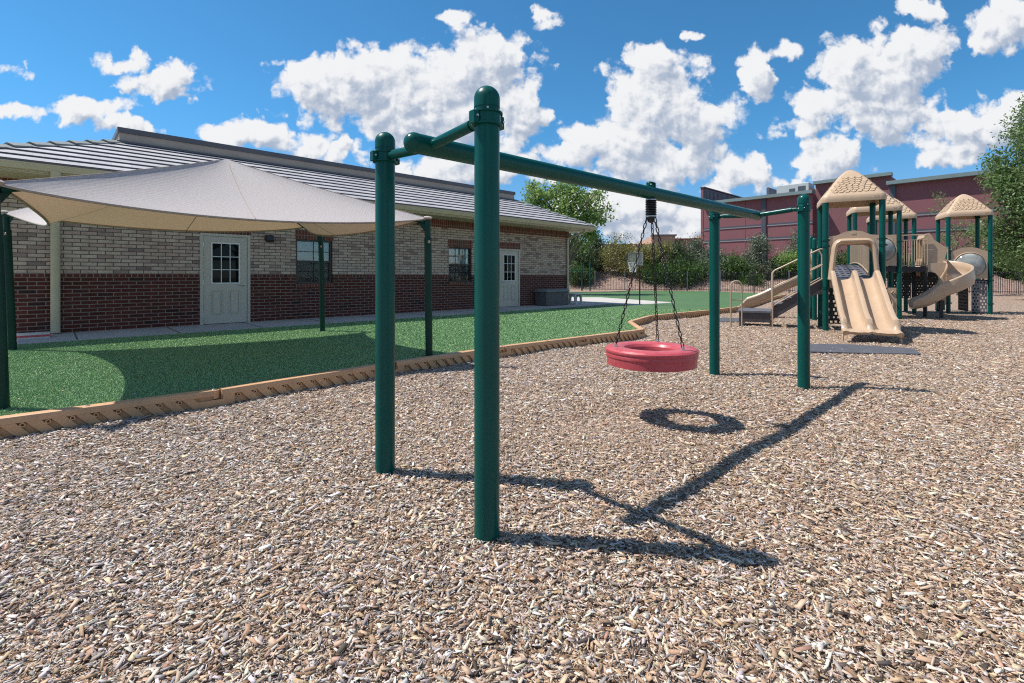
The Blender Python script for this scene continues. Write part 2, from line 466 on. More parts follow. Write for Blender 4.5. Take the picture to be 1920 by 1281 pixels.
def conc_mat():
    m, nt, b, out = newmat('pale_concrete')
    v = coords(nt)
    c = ramp(nt, noise(nt, 1.2, 8, v, 0.65), [(0.3, (0.40, 0.375, 0.35)), (0.7, (0.52, 0.49, 0.455))])
    mx_ = nt.nodes.new('ShaderNodeMix'); mx_.data_type = 'RGBA'; mx_.blend_type = 'MULTIPLY'; mx_.inputs['Factor'].default_value = 0.5
    nt.links.new(c, mx_.inputs['A'])
    nt.links.new(ramp(nt, noise(nt, 40, 6, v, 0.7), [(0.3, (0.7, 0.7, 0.7)), (0.7, (1.15, 1.15, 1.15))]), mx_.inputs['B'])
    nt.links.new(mx_.outputs['Result'], b.inputs['Base Color'])
    b.inputs['Roughness'].default_value = 0.85
    bumpn(nt, b, noise(nt, 120, 4, v), 0.3, 0.003)
    return m
CONC = conc_mat()
JOINT = mat('dark_joint', (0.06, 0.055, 0.05), 0.9)

def turf_mat(name, blade=False):
    m, nt, b, out = newmat(name)
    v = coords(nt)
    if blade:
        at = nt.nodes.new('ShaderNodeAttribute'); at.attribute_name = 'tint'
        nt.links.new(at.outputs['Color'], b.inputs['Base Color'])
    else:
        c = ramp(nt, noise(nt, 160, 3, v, 0.8), [(0.3, (0.045, 0.102, 0.036)), (0.55, (0.072, 0.146, 0.056)), (0.75, (0.12, 0.20, 0.09))])
        mx_ = nt.nodes.new('ShaderNodeMix'); mx_.data_type = 'RGBA'; mx_.blend_type = 'MULTIPLY'; mx_.inputs['Factor'].default_value = 0.6
        nt.links.new(c, mx_.inputs['A'])
        nt.links.new(ramp(nt, noise(nt, 0.7, 6, v, 0.6), [(0.3, (0.85, 0.88, 0.85)), (0.7, (1.2, 1.15, 1.15))]), mx_.inputs['B'])
        nt.links.new(mx_.outputs['Result'], b.inputs['Base Color'])
        bumpn(nt, b, noise(nt, 170, 3, v, 0.8), 0.7, 0.012)
    b.inputs['Roughness'].default_value = 0.65
    b.inputs['Specular IOR Level'].default_value = 0.3
    return m
TURF = turf_mat('turf_ground')
BLADE = turf_mat('turf_blade', True)

PAL = [(0.57, 0.515, 0.475), (0.54, 0.395, 0.28), (0.37, 0.245, 0.16), (0.21, 0.13, 0.08), (0.085, 0.066, 0.058), (0.31, 0.265, 0.245), (0.68, 0.575, 0.455)]
def chip_ground_mat():
    m, nt, b, out = newmat('wood_chip_ground')
    v = coords(nt)
    def layer(rot, sc, stretch):
        mp = nt.nodes.new('ShaderNodeMapping'); mp.inputs['Rotation'].default_value = (0, 0, rot)
        mp.inputs['Scale'].default_value = (sc, sc * stretch, sc)
        nt.links.new(v, mp.inputs['Vector'])
        vo = nt.nodes.new('ShaderNodeTexVoronoi'); vo.inputs['Scale'].default_value = 1.0
        nt.links.new(mp.outputs[0], vo.inputs['Vector'])
        return vo
    va = layer(0.6, 30, 2.4); vb = layer(2.2, 33, 2.6)
    def pal(vo):
        sp = nt.nodes.new('ShaderNodeSeparateColor'); nt.links.new(vo.outputs['Color'], sp.inputs[0])
        return ramp(nt, sp.outputs[0], [(0.0, PAL[4]), (0.15, PAL[3]), (0.32, PAL[2]), (0.5, PAL[5]), (0.68, PAL[1]), (0.85, PAL[0]), (1.0, PAL[6])])
    mx_ = nt.nodes.new('ShaderNodeMix'); mx_.data_type = 'RGBA'
    sp = nt.nodes.new('ShaderNodeSeparateColor'); nt.links.new(vb.outputs['Color'], sp.inputs[0])
    gt = nt.nodes.new('ShaderNodeMath'); gt.operation = 'GREATER_THAN'; gt.inputs[1].default_value = 0.5
    nt.links.new(sp.outputs[1], gt.inputs[0])
    nt.links.new(gt.outputs[0], mx_.inputs['Factor'])
    nt.links.new(pal(va), mx_.inputs['A']); nt.links.new(pal(vb), mx_.inputs['B'])
    big = noise(nt, 0.45, 5, v, 0.6)
    m2 = nt.nodes.new('ShaderNodeMix'); m2.data_type = 'RGBA'; m2.blend_type = 'MULTIPLY'; m2.inputs['Factor'].default_value = 0.8
    nt.links.new(mx_.outputs['Result'], m2.inputs['A'])
    nt.links.new(ramp(nt, big, [(0.35, (0.92, 0.90, 0.90)), (0.65, (1.10, 0.96, 0.82))]), m2.inputs['B'])
    nt.links.new(m2.outputs['Result'], b.inputs['Base Color'])
    b.inputs['Roughness'].default_value = 0.9
    b.inputs['Specular IOR Level'].default_value = 0.2
    sm = nt.nodes.new('ShaderNodeMath'); sm.operation = 'ADD'
    nt.links.new(va.outputs['Distance'], sm.inputs[0]); nt.links.new(sp.outputs[0], sm.inputs[1])
    bumpn(nt, b, sm.outputs[0], 0.9, 0.02)
    return m
CHIPG = chip_ground_mat()
m, nt, b, out = newmat('wood_chip')
at = nt.nodes.new('ShaderNodeAttribute'); at.attribute_name = 'tint'
v = coords(nt)
mx_ = nt.nodes.new('ShaderNodeMix'); mx_.data_type = 'RGBA'; mx_.blend_type = 'MULTIPLY'; mx_.inputs['Factor'].default_value = 0.7
nt.links.new(at.outputs['Color'], mx_.inputs['A'])
nt.links.new(ramp(nt, noise(nt, 220, 3, v, 0.7), [(0.3, (0.72, 0.70, 0.68)), (0.7, (1.2, 1.2, 1.2))]), mx_.inputs['B'])
nt.links.new(mx_.outputs['Result'], b.inputs['Base Color'])
b.inputs['Roughness'].default_value = 0.8
b.inputs['Specular IOR Level'].default_value = 0.25
CHIP = m

m, nt, b, out = newmat('dry_bank_mulch')
v = coords(nt)
nt.links.new(ramp(nt, noise(nt, 3.0, 8, v, 0.75), [(0.3, (0.12, 0.085, 0.07)), (0.5, (0.30, 0.20, 0.16)), (0.72, (0.45, 0.33, 0.27))]), b.inputs['Base Color'])
b.inputs['Roughness'].default_value = 0.95
bumpn(nt, b, noise(nt, 6, 8, v, 0.7), 0.8, 0.2)
BANK = m
m, nt, b, out = newmat('dry_land')
v = coords(nt)
nt.links.new(ramp(nt, noise(nt, 0.1, 8, v, 0.7), [(0.3, (0.13, 0.12, 0.08)), (0.7, (0.26, 0.22, 0.16))]), b.inputs['Base Color'])
b.inputs['Roughness'].default_value = 0.95
LAND = m

def leaf_mat(name, lo, mid, hi, trans=0.3):
    m, nt, b, out = newmat(name)
    at = nt.nodes.new('ShaderNodeAttribute'); at.attribute_name = 'tint'
    sp = nt.nodes.new('ShaderNodeSeparateColor'); nt.links.new(at.outputs['Color'], sp.inputs[0])
    c = ramp(nt, sp.outputs[0], [(0.0, lo), (0.5, mid), (1.0, hi)])
    nt.links.new(c, b.inputs['Base Color'])
    b.inputs['Roughness'].default_value = 0.5
    b.inputs['Specular IOR Level'].default_value = 0.35
    tr = nt.nodes.new('ShaderNodeBsdfTranslucent'); nt.links.new(c, tr.inputs['Color'])
    mx_ = nt.nodes.new('ShaderNodeMixShader'); mx_.inputs[0].default_value = trans
    nt.links.new(b.outputs[0], mx_.inputs[1]); nt.links.new(tr.outputs[0], mx_.inputs[2])
    nt.links.new(mx_.outputs[0], out.inputs['Surface'])
    return m
LF_COTTON = leaf_mat('cottonwood_leaf', (0.12, 0.20, 0.05), (0.22, 0.33, 0.095), (0.36, 0.46, 0.17), 0.5)
LF_ASH = leaf_mat('aspen_leaf', (0.065, 0.125, 0.035), (0.14, 0.225, 0.075), (0.28, 0.34, 0.17), 0.4)
LF_PINE = leaf_mat('pinyon_needles', (0.055, 0.072, 0.042), (0.145, 0.175, 0.115), (0.27, 0.30, 0.21), 0.2)
LF_DARK = leaf_mat('dark_conifer_needles', (0.025, 0.045, 0.018), (0.068, 0.105, 0.042), (0.14, 0.18, 0.08), 0.2)
LF_OLIVE = leaf_mat('olive_shrub_leaf', (0.11, 0.12, 0.035), (0.225, 0.22, 0.075), (0.36, 0.30, 0.12), 0.35)
LF_JUN = leaf_mat('bright_juniper', (0.026, 0.060, 0.014), (0.065, 0.130, 0.030), (0.13, 0.20, 0.055), 0.25)

# ------------------------------------------------------------------ mesh helpers
class MB:
    def __init__(s):
        s.v = []; s.f = []; s.mi = []; s.cur = 0
    def add(s, vs, fs):
        o = len(s.v)
        s.v += [tuple(p) for p in vs]
        s.f += [tuple(i + o for i in f) for f in fs]
        s.mi += [s.cur] * len(fs)
        return s
    def box(s, x0, x1, y0, y1, z0, z1):
        vs = [(x, y, z) for z in (z0, z1) for y in (y0, y1) for x in (x0, x1)]
        return s.add(vs, [(0, 2, 3, 1), (4, 5, 7, 6), (0, 1, 5, 4), (2, 6, 7, 3), (0, 4, 6, 2), (1, 3, 7, 5)])
    def bbox(s, x0, x1, y0, y1, z0, z1, b=0.01):      # box with chamfered vertical and top edges
        pl = [(x0 + b, y0), (x1 - b, y0), (x1, y0 + b), (x1, y1 - b), (x1 - b, y1), (x0 + b, y1), (x0, y1 - b), (x0, y0 + b)]
        cx, cy = (x0 + x1) / 2, (y0 + y1) / 2
        sx = (x1 - x0 - 2 * b) / (x1 - x0); sy = (y1 - y0 - 2 * b) / (y1 - y0)
        pi = [(cx + (x - cx) * sx, cy + (y - cy) * sy) for x, y in pl]
        vs = [(x, y, z0) for x, y in pl] + [(x, y, z1 - b) for x, y in pl] + [(x, y, z1) for x, y in pi]
        fs = [tuple(reversed(range(8))), tuple(range(16, 24))]
        for k in (0, 8):
            for i in range(8):
                j = (i + 1) % 8
                fs.append((k + i, k + j, k + 8 + j, k + 8 + i))
        return s.add(vs, fs)
    def obox(s, c, ax, ay, az, sx, sy, sz):           # oriented box round centre c
        c, ax, ay, az = Vector(c), Vector(ax), Vector(ay), Vector(az)
        vs = [c + ax * (sx * i) + ay * (sy * j) + az * (sz * k) for k in (-.5, .5) for j in (-.5, .5) for i in (-.5, .5)]
        return s.add(vs, [(0, 2, 3, 1), (4, 5, 7, 6), (0, 1, 5, 4), (2, 6, 7, 3), (0, 4, 6, 2), (1, 3, 7, 5)])
    def prism(s, poly, a, b, axis='y'):               # poly in the other two axes, extruded from a to b
        n = len(poly)
        def P(p, t):
            return {'y': (p[0], t, p[1]), 'x': (t, p[0], p[1]), 'z': (p[0], p[1], t)}[axis]
        vs = [P(p, a) for p in poly] + [P(p, b) for p in poly]
        fs = [tuple(range(n)), tuple(reversed(range(n, 2 * n)))]
        fs += [(i, i + n, (i + 1) % n + n, (i + 1) % n) for i in range(n)]
        return s.add(vs, fs)
    def tube(s, path, r, n=12, caps=True, closed=False, ry=None, up=None):
        P = [Vector(p) for p in path]; m = len(P)
        rr = r if isinstance(r, (list, tuple)) else [r] * m
        T = []
        for i in range(m):
            a = P[(i - 1) % m] if (closed or i > 0) else P[i]
            b = P[(i + 1) % m] if (closed or i < m - 1) else P[i]
            T.append((b - a).normalized())
        nrm = Vector(up) if up is not None else (Vector((0, 0, 1)) if abs(T[0].z) < 0.9 else Vector((1, 0, 0)))
        vs = []
        for i in range(m):
            nrm = (nrm - T[i] * nrm.dot(T[i])).normalized()
            bi = T[i].cross(nrm)
            for k in range(n):
                a = 2 * PI * k / n
                vs.append(P[i] + nrm * (math.cos(a) * rr[i]) + bi * (math.sin(a) * (ry if ry else rr[i])))
        fs = []
        for i in range(m if closed else m - 1):
            j = (i + 1) % m
            for k in range(n):
                l = (k + 1) % n
                fs.append((i * n + k, i * n + l, j * n + l, j * n + k))
        if caps and not closed:
            fs.append(tuple(reversed(range(n)))); fs.append(tuple(range((m - 1) * n, m * n)))
        return s.add(vs, fs)
    def cyl(s, x, y, z0, z1, r, n=20):
        return s.tube([(x, y, z0), (x, y, z1)], r, n)
    def lathe(s, prof, c=(0, 0, 0), n=32, closed=False, axis=None):   # prof: (r, z)
        m = len(prof); vs = []; fs = []
        M_ = Matrix.Identity(3) if axis is None else Vector((0, 0, 1)).rotation_difference(Vector(axis)).to_matrix()
        for r, z in prof:
            for k in range(n):
                a = 2 * PI * k / n
                vs.append(Vector(c) + M_ @ Vector((r * math.cos(a), r * math.sin(a), z)))
        for i in range(m if closed else m - 1):
            j = (i + 1) % m
            for k in range(n):
                l = (k + 1) % n
                fs.append((i * n + k, i * n + l, j * n + l, j * n + k))
        if not closed:
            fs.append(tuple(reversed(range(n)))); fs.append(tuple(range((m - 1) * n, m * n)))
        return s.add(vs, fs)
    def grid(s, rows, close=False):                    # rows of points
        n = len(rows[0]); vs = [p for r in rows for p in r]; fs = []
        for i in range(len(rows) - 1):
            for k in range(n - 1 + (1 if close else 0)):
                l = (k + 1) % n
                fs.append((i * n + k, i * n + l, (i + 1) * n + l, (i + 1) * n + k))
        return s.add(vs, fs)
    def islands(s, name, mats, parent=None, smooth=35, label=None):
        n = len(s.v); par = list(range(n))
        def fnd(i):
            while par[i] != i:
                par[i] = par[par[i]]; i = par[i]
            return i
        for f in s.f:
            a = fnd(f[0])
            for i in f[1:]:
                par[fnd(i)] = a
        groups = {}
        for f in s.f:
            groups.setdefault(fnd(f[0]), []).append(f)
        out = []
        for fs in groups.values():
            idx = sorted({i for f in fs for i in f}); mp = {k: q for q, k in enumerate(idx)}
            m2 = MB(); m2.add([s.v[i] for i in idx], [tuple(mp[i] for i in f) for f in fs])
            out.append(m2.build(name, mats, parent, smooth, label))
        return out
    def build(s, name, mats, parent=None, smooth=35, label=None, fix=True):
        me = bpy.data.meshes.new(name)
        me.from_pydata([tuple(v) for v in s.v], [], s.f)
        ml = mats if isinstance(mats, (list, tuple)) else [mats]
        for m_ in ml:
            me.materials.append(m_)
        if len(ml) > 1:
            me.polygons.foreach_set('material_index', s.mi)
        if fix:
            bm = bmesh.new(); bm.from_mesh(me)
            bmesh.ops.recalc_face_normals(bm, faces=bm.faces)
            bm.to_mesh(me); bm.free()
        if smooth:
            me.shade_smooth()
            me.set_sharp_from_angle(angle=R(smooth))
        me.update()
        o = bpy.data.objects.new(name, me)
        C.objects.link(o)
        if parent is not None:
            o.parent = parent
        if label:
            o['label'] = label
        return o

def thing(name, label, cat, loc=(0, 0, 0), rz=0.0, group=None):
    o = bpy.data.objects.new(name, None)
    o.empty_display_size = 0.2
    C.objects.link(o)
    o.location = loc; o.rotation_euler = (0, 0, rz)
    o['label'] = label; o['category'] = cat
    if group:
        o['group'] = group
    return o
def tag(o, label, cat, group=None):
    o['label'] = label; o['category'] = cat
    if group:
        o['group'] = group
    return o
def struct(o):
    o['kind'] = 'structure'
    return o
def dup(root, loc=None, rz=None, sx=None):
    r = root.copy(); C.objects.link(r)
    if loc is not None: r.location = loc
    if rz is not None: r.rotation_euler = (0, 0, rz)
    if sx is not None: r.scale = (sx, 1, 1)
    for ch in list(root.children):
        c = ch.copy(); C.objects.link(c); c.parent = r
        for g in list(ch.children):
            d = g.copy(); C.objects.link(d); d.parent = c
    return r
def bez(p0, p1, p2, n=8):
    p0, p1, p2 = Vector(p0), Vector(p1), Vector(p2)
    return [p0 * (1 - t) ** 2 + p1 * (2 * t * (1 - t)) + p2 * t * t for t in [i / n for i in range(n + 1)]]
def rpath(pts, rad=0.08, n=6):                         # polyline with rounded corners
    P = [Vector(p) for p in pts]; out = [P[0]]
    for i in range(1, len(P) - 1):
        a = (P[i - 1] - P[i]); b = (P[i + 1] - P[i])
        ra = min(rad, a.length * 0.49); rb = min(rad, b.length * 0.49)
        out += bez(P[i] + a.normalized() * ra, P[i], P[i] + b.normalized() * rb, n)
    out.append(P[-1])
    return out

# ------------------------------------------------------------------ ground, turf, paving
def hgt(x, y):
    return 0.014 * np.sin(1.7 * x + 0.5) * np.cos(1.3 * y) + 0.008 * np.sin(3.9 * x + 2.1 * y) + 0.006 * np.cos(5.3 * y - 2.7 * x + 1)

T_LINE = [(-6.0, 2.30), (-4.46, 3.60), (-2.93, 4.90), (-1.55, 6.46), (-0.13, 7.93), (1.36, 9.20), (2.78, 10.42), (2.97, 12.3),
          (3.95, 14.0), (5.3, 15.2), (6.6, 16.3), (8.3, 18.0), (9.6, 19.8), (11.0, 21.8), (12.6, 24.2), (14.6, 27.2), (17.2, 30.6)]
ZT = 0.14
FENCE0 = Vector((2.0, 41.5)); FENCE1 = Vector((42.0, 31.0))

gx = np.concatenate([np.linspace(-60, -7, 12), np.linspace(-6.5, 14, 140), np.linspace(15, 70, 14)])
gy = np.concatenate([np.linspace(-12, 0.5, 8), np.linspace(0.8, 18, 110), np.linspace(19, 60, 20)])
rows = []
for y in gy:
    fade = 1.0 if 0 < y < 19 else 0.0
    rows.append([(x, y, float(hgt(x, y)) * fade if -7 < x < 14.5 else 0.0) for x in gx])
struct(MB().grid(rows).build('playground_ground', CHIPG, smooth=60))

mb = MB()
mb.add([(-900, -300, -0.35), (900, -300, -0.35), (900, 1500, -0.35), (-900, 1500, -0.35)], [(0, 1, 2, 3)])
struct(mb.build('ground', LAND, smooth=0))

# turf: everything left of the border timbers, up to the far fence
poly = [(x - 0.0, y) for x, y in T_LINE]
poly += [(FENCE0.x + (FENCE1.x - FENCE0.x) * t, FENCE0.y + (FENCE1.y - FENCE0.y) * t - 0.35) for t in (0.33, 0.0)]
poly += [(-12, 44), (-40, 30), (-30, 2.3)]
# the corner cut by the far chip bed round the climbing bars
mb = MB(); mb.prism(poly, -0.2, ZT, 'z')
struct(mb.build('turf', TURF, smooth=0))

# brick building frame: x along the facade, y into the house, z up; origin at the first door
BA = Vector((-6.97, 11.81, 0)); BROT = R(43.5)
bd = Vector((math.cos(BROT), math.sin(BROT), 0)); bn = Vector((math.sin(BROT), -math.cos(BROT), 0))
def bpt(s, o, z=0.0):
    p = BA + bd * s + bn * o
    return (p.x, p.y, z)

# walkway along the house, with a rounded end, and the ball court slab
wp = [bpt(-9, -0.02), bpt(-9, 1.62), bpt(10.5, 1.62), bpt(12.2, 1.62), bpt(13.4, 1.5), bpt(14.3, 1.15), bpt(14.9, 0.6), bpt(15.2, 0.0), bpt(15.2, -3.0), bpt(12.4, -3.0), bpt(12.4, -0.02)]
mb = MB(); mb.prism([(p[0], p[1]) for p in wp], 0.0, ZT + 0.012, 'z')
walk = struct(mb.build('walkway', CONC, smooth=0))
mb = MB()
for k in range(-5, 9):
    a, b_ = Vector(bpt(k * 1.55 + 0.4, 0.0, ZT + 0.016)), Vector(bpt(k * 1.55 + 0.4, 1.60, ZT + 0.016))
    d_ = bd * 0.009
    mb.add([a - d_, a + d_, b_ + d_, b_ - d_], [(0, 1, 2, 3)])
struct(mb.build('walkway_joints', JOINT, smooth=0))
mb = MB(); mb.prism([(7.15, 21.4), (4.85, 26.6), (-1.2, 27.4), (1.4, 21.6), (5.0, 19.7)], 0.0, ZT + 0.008, 'z')
struct(mb.build('court_slab', CONC, smooth=0))
# far chip bed round the climbing bars
mb = MB(); mb.prism([(-6, 35.2), (4.6, 34.6), (7.2, 35.4), (8.6, 37.0), (9.2, 38.9), (2.0, 41.2), (-12, 43.5)], 0.0, ZT + 0.05, 'z')
struct(mb.build('far_chip_bed', CHIPG, smooth=0))

# rising bank beyond the fence
fd = (FENCE1 - FENCE0).normalized(); fn = Vector((-fd.y, fd.x))
if fn.y < 0: fn = -fn
rng = random.Random(4)
rows = []
for j, (o, z) in enumerate([(0.15, -0.05), (0.5, 0.10), (1.5, 0.45), (3, 0.95), (5, 1.5), (8, 2.0), (14, 2.3), (30, 2.5)]):
    row = []
    for i in range(81):
        t = -25 + i * 1.1
        p = FENCE0 + fd * t + fn * o
        row.append((p.x, p.y, z * (1 + 0.18 * math.sin(t * 0.7 + j) + 0.1 * math.sin(t * 1.9)) + (rng.uniform(-0.08, 0.08) if j else 0)))
    rows.append(row)
struct(MB().grid(rows).build('bank', BANK, smooth=60))

# ------------------------------------------------------------------ chips and turf blades (uncountable)
def poly_mask(x, y, pg):
    inside = np.zeros(len(x), bool)
    n = len(pg)
    for i in range(n):
        x0, y0 = pg[i]; x1, y1 = pg[(i + 1) % n]
        c = ((y0 > y) != (y1 > y))
        with np.errstate(divide='ignore', invalid='ignore'):
            xi = (x1 - x0) * (y - y0) / (y1 - y0 + 1e-12) + x0
        inside ^= (c & (x < xi))
    return inside

def fast_mesh(name, verts, faces4, cols, mat_, smooth=False):
    nv, nf = len(verts), len(faces4)
    k = faces4.shape[1]
    me = bpy.data.meshes.new(name)
    me.vertices.add(nv); me.vertices.foreach_set('co', verts.astype(np.float32).ravel())
    me.loops.add(nf * k); me.loops.foreach_set('vertex_index', faces4.astype(np.int32).ravel())
    me.polygons.add(nf)
    me.polygons.foreach_set('loop_start', np.arange(0, nf * k, k, dtype=np.int32))
    me.update(calc_edges=True)
    at_ = me.attributes.new('tint', 'FLOAT_COLOR', 'POINT')
    c4 = np.ones((nv, 4), np.float32); c4[:, :3] = cols
    at_.data.foreach_set('color', c4.ravel())
    me.materials.append(mat_)
    if smooth: me.shade_smooth()
    o = bpy.data.objects.new(name, me); C.objects.link(o)
    return o

def lownoise(x, y, seed):
    r_ = np.random.RandomState(seed); s_ = 0
    for k in range(7):
        a = r_.uniform(0, 6.28); f_ = r_.uniform(0.4, 2.2)
        s_ = s_ + np.sin(f_ * (x * math.cos(a) + y * math.sin(a)) + r_.uniform(0, 6.28)) / (0.6 + f_)
    return s_ / 2.6

def make_chips():
    r_ = np.random.RandomState(11)
    xs, ys, sc = [], [], []
    turfp = [(-40, -5), (-8, 0.6)] + T_LINE + [(17, 60), (-40, 60)]
    for (y0, y1, dns, scl) in [(0.9, 2.6, 10500, 0.88), (2.6, 4.2, 8200, 0.93), (4.2, 6.5, 4200, 1.1), (6.5, 9.5, 2000, 1.25), (9.5, 13.5, 800, 1.45), (13.5, 18, 300, 1.7)]:
        hw = y1 * 1.12 + 1.6
        n = int(dns * (y1 - y0) * 2 * hw)
        y = r_.uniform(y0, y1, n); x = r_.uniform(-hw, hw, n)
        k = np.abs(x) < y * 1.12 + 1.6
        x, y = x[k], y[k]
        k = ~poly_mask(x, y, turfp)
        xs.append(x[k]); ys.append(y[k]); sc.append(np.full(k.sum(), scl))
    x = np.concatenate(xs); y = np.concatenate(ys); sc = np.concatenate(sc)
    n = len(x)
    big = r_.uniform(0, 1, n) < 0.30
    L = np.where(big, np.exp(r_.normal(math.log(0.029), 0.36, n)), np.exp(r_.normal(math.log(0.0165), 0.38, n)))
    L = np.clip(L, 0.006, 0.085) * sc * (1 - 0.35 * np.exp(-((x - 0.85) ** 2 + (y - 4.05) ** 2) / 0.35))
    W = np.clip(L * np.exp(r_.normal(np.log(np.where(big, 0.33, 0.27)), 0.40, n)), 0.0025, 0.020)
    Tt = np.clip(W * r_.uniform(0.12, 0.38, n), 0.0010, 0.0045)
    yaw = r_.uniform(0, 2 * PI, n); pit = r_.normal(0, 0.17, n); rol = r_.normal(0, 0.30, n)
    cyw, syw = np.cos(yaw), np.sin(yaw); cp, sp_ = np.cos(pit), np.sin(pit); cr, sr = np.cos(rol), np.sin(rol)
    ax = np.stack([cyw * cp, syw * cp, sp_], 1)
    b0 = np.stack([-syw, cyw, np.zeros(n)], 1)
    c0 = np.cross(ax, b0)
    ay = b0 * cr[:, None] + c0 * sr[:, None]
    az = np.cross(ax, ay)
    z = hgt(x, y) + 0.002 + r_.uniform(0, 1, n) ** 1.4 * 0.016 + np.abs(sp_) * L * 0.25
    c = np.stack([x, y, z], 1)
    V = np.zeros((n, 8, 3))
    e0 = r_.uniform(0.35, 1.0, n); e1 = r_.uniform(0.35, 1.0, n); sk0 = r_.uniform(-0.25, 0.25, n); sk1 = r_.uniform(-0.25, 0.25, n)
    bend = r_.normal(0, 0.08, n) * L
    i = 0
    for kz in (-.5, .5):
        for ex, e, sk in ((-.5, e0, sk0), (.5, e1, sk1)):
            for ky in (-.5, .5):
                V[:, i] = c + ax * ((ex + sk * ky) * L)[:, None] + ay * (ky * e * W)[:, None] + az * (kz * Tt)[:, None]
                i += 1
    fs = np.array([(4, 6, 7, 5), (0, 4, 5, 1), (2, 3, 7, 6), (0, 2, 6, 4), (1, 5, 7, 3)])
    Fc = (np.arange(n) * 8)[:, None, None] + fs[None]
    pal = np.array(PAL)
    warm = np.clip(0.5 + 0.50 * lownoise(x, y, 3) + 0.13 * (x - 0.8) - 0.04 * (y - 4) * (x < 0) + 0.6 * np.exp(-((x - 0.95) ** 2 + (y - 4.1) ** 2) / 0.5), 0, 1)
    wg = np.array([0.27, 0.15, 0.12, 0.09, 0.09, 0.22, 0.06]); ww = np.array([0.13, 0.27, 0.25, 0.12, 0.06, 0.07, 0.10])
    pr = wg[None] * (1 - warm[:, None]) + ww[None] * warm[:, None]
    cum = np.cumsum(pr / pr.sum(1, keepdims=True), 1)
    idx = (r_.uniform(0, 1, n)[:, None] > cum).sum(1).clip(0, 6)
    col = pal[idx] * np.exp(r_.normal(0.0, 0.16, n))[:, None]
    col = np.clip(col * (1 + r_.normal(0, 0.04, (n, 3))), 0.02, 0.8)
    o = fast_mesh('wood_chips', V.reshape(-1, 3), Fc.reshape(-1, 4), np.repeat(col, 8, 0), CHIP)
    o['kind'] = 'stuff'
    print('chips', n)
make_chips()

def make_blades():
    r_ = np.random.RandomState(5)
    xs, ys, sc = [], [], []
    tp = poly
    for (y0, y1, dns, s_) in [(3.2, 5.5, 9000, 1.0), (5.5, 8, 5200, 1.2), (8, 11.5, 2400, 1.6), (11.5, 17, 800, 2.4)]:
        n = int(dns * (y1 - y0) * 2 * (y1 * 1.1))
        y = r_.uniform(y0, y1, n); x = r_.uniform(-y1 * 1.1, y1 * 0.5, n)
        k = (x > -y * 1.12 - 0.4) & poly_mask(x, y, tp)
        x, y = x[k], y[k]
        # keep off the walkway
        o_ = (x - BA.x) * bn.x + (y - BA.y) * bn.y
        k = o_ > 1.64
        # stay clear of the border timbers
        xs.append(x[k]); ys.append(y[k]); sc.append(np.full(k.sum(), s_))
    x = np.concatenate(xs); y = np.concatenate(ys); sc = np.concatenate(sc)
    d_ = np.full(len(x), 9.0)
    for (ax_, ay_), (bx_, by_) in zip(T_LINE[:-1], T_LINE[1:]):
        ux, uy = bx_ - ax_, by_ - ay_; l2 = ux * ux + uy * uy
        t = np.clip(((x - ax_) * ux + (y - ay_) * uy) / l2, 0, 1)
        d_ = np.minimum(d_, np.hypot(x - ax_ - t * ux, y - ay_ - t * uy))
    k = d_ > 0.10
    x, y, sc = x[k], y[k], sc[k]
    n = len(x)
    a = r_.uniform(0, 2 * PI, n); w = r_.uniform(0.0022, 0.0038, n) * sc * 1.3; h = r_.uniform(0.006, 0.014, n) * np.sqrt(sc)
    lean = r_.uniform(0.2, 1.1, n) * h; la = r_.uniform(0, 2 * PI, n)
    V = np.zeros((n, 3, 3))
    V[:, 0] = np.stack([x - np.cos(a) * w, y - np.sin(a) * w, np.full(n, ZT)], 1)
    V[:, 1] = np.stack([x + np.cos(a) * w, y + np.sin(a) * w, np.full(n, ZT)], 1)
    V[:, 2] = np.stack([x + np.cos(la) * lean, y + np.sin(la) * lean, ZT + h], 1)
    base = np.array([0.255, 0.425, 0.185])
    col = base[None] * np.exp(r_.normal(0, 0.20, n))[:, None]
    pale = r_.uniform(0, 1, n) < 0.05
    col[pale] = np.array([0.42, 0.48, 0.36]) * r_.uniform(0.7, 1.2, pale.sum())[:, None]
    o = fast_mesh('turf_blades', V.reshape(-1, 3), np.arange(n * 3).reshape(-1, 3), np.repeat(col, 3, 0), BLADE)
    o['kind'] = 'stuff'
    print('blades', n)
make_blades()

def stray_chips():
    r_ = np.random.RandomState(21); vs = []; fs = []; cs = []
    seg = T_LINE[1:9]
    for q in range(420):
        k = r_.randint(0, len(seg) - 1); t = r_.uniform(0, 1)
        (ax_, ay_), (bx_, by_) = seg[k], seg[k + 1]
        ux, uy = bx_ - ax_, by_ - ay_; l_ = math.hypot(ux, uy)
        o_ = 0.09 + r_.exponential(0.55)
        x, y = ax_ + ux * t - uy / l_ * o_, ay_ + uy * t + ux / l_ * o_
        L = r_.uniform(0.010, 0.028); W = L * r_.uniform(0.25, 0.45); a = r_.uniform(0, 6.28)
        c, s_ = math.cos(a), math.sin(a); z = ZT + 0.010 + r_.uniform(0, 0.004); n0 = len(vs)
        for zz in (0.0, 0.003):
            for (px, py) in ((-L, -W * 0.6), (L, -W), (L * 0.8, W), (-L, W * 0.7)):
                vs.append((x + (px * c - py * s_) / 2, y + (px * s_ + py * c) / 2, z + zz + px * 0.15))
        fs += [(n0, n0 + 3, n0 + 2, n0 + 1), (n0 + 4, n0 + 5, n0 + 6, n0 + 7)] + [(n0 + i, n0 + (i + 1) % 4, n0 + 4 + (i + 1) % 4, n0 + 4 + i) for i in range(4)]
        cs += [np.array(PAL[r_.choice([0, 1, 1, 2, 5, 6])]) * r_.uniform(0.8, 1.1)] * 8
    o = fast_mesh('stray_wood_chips', np.array(vs), np.array(fs), np.array(cs), CHIP)
    o['kind'] = 'stuff'
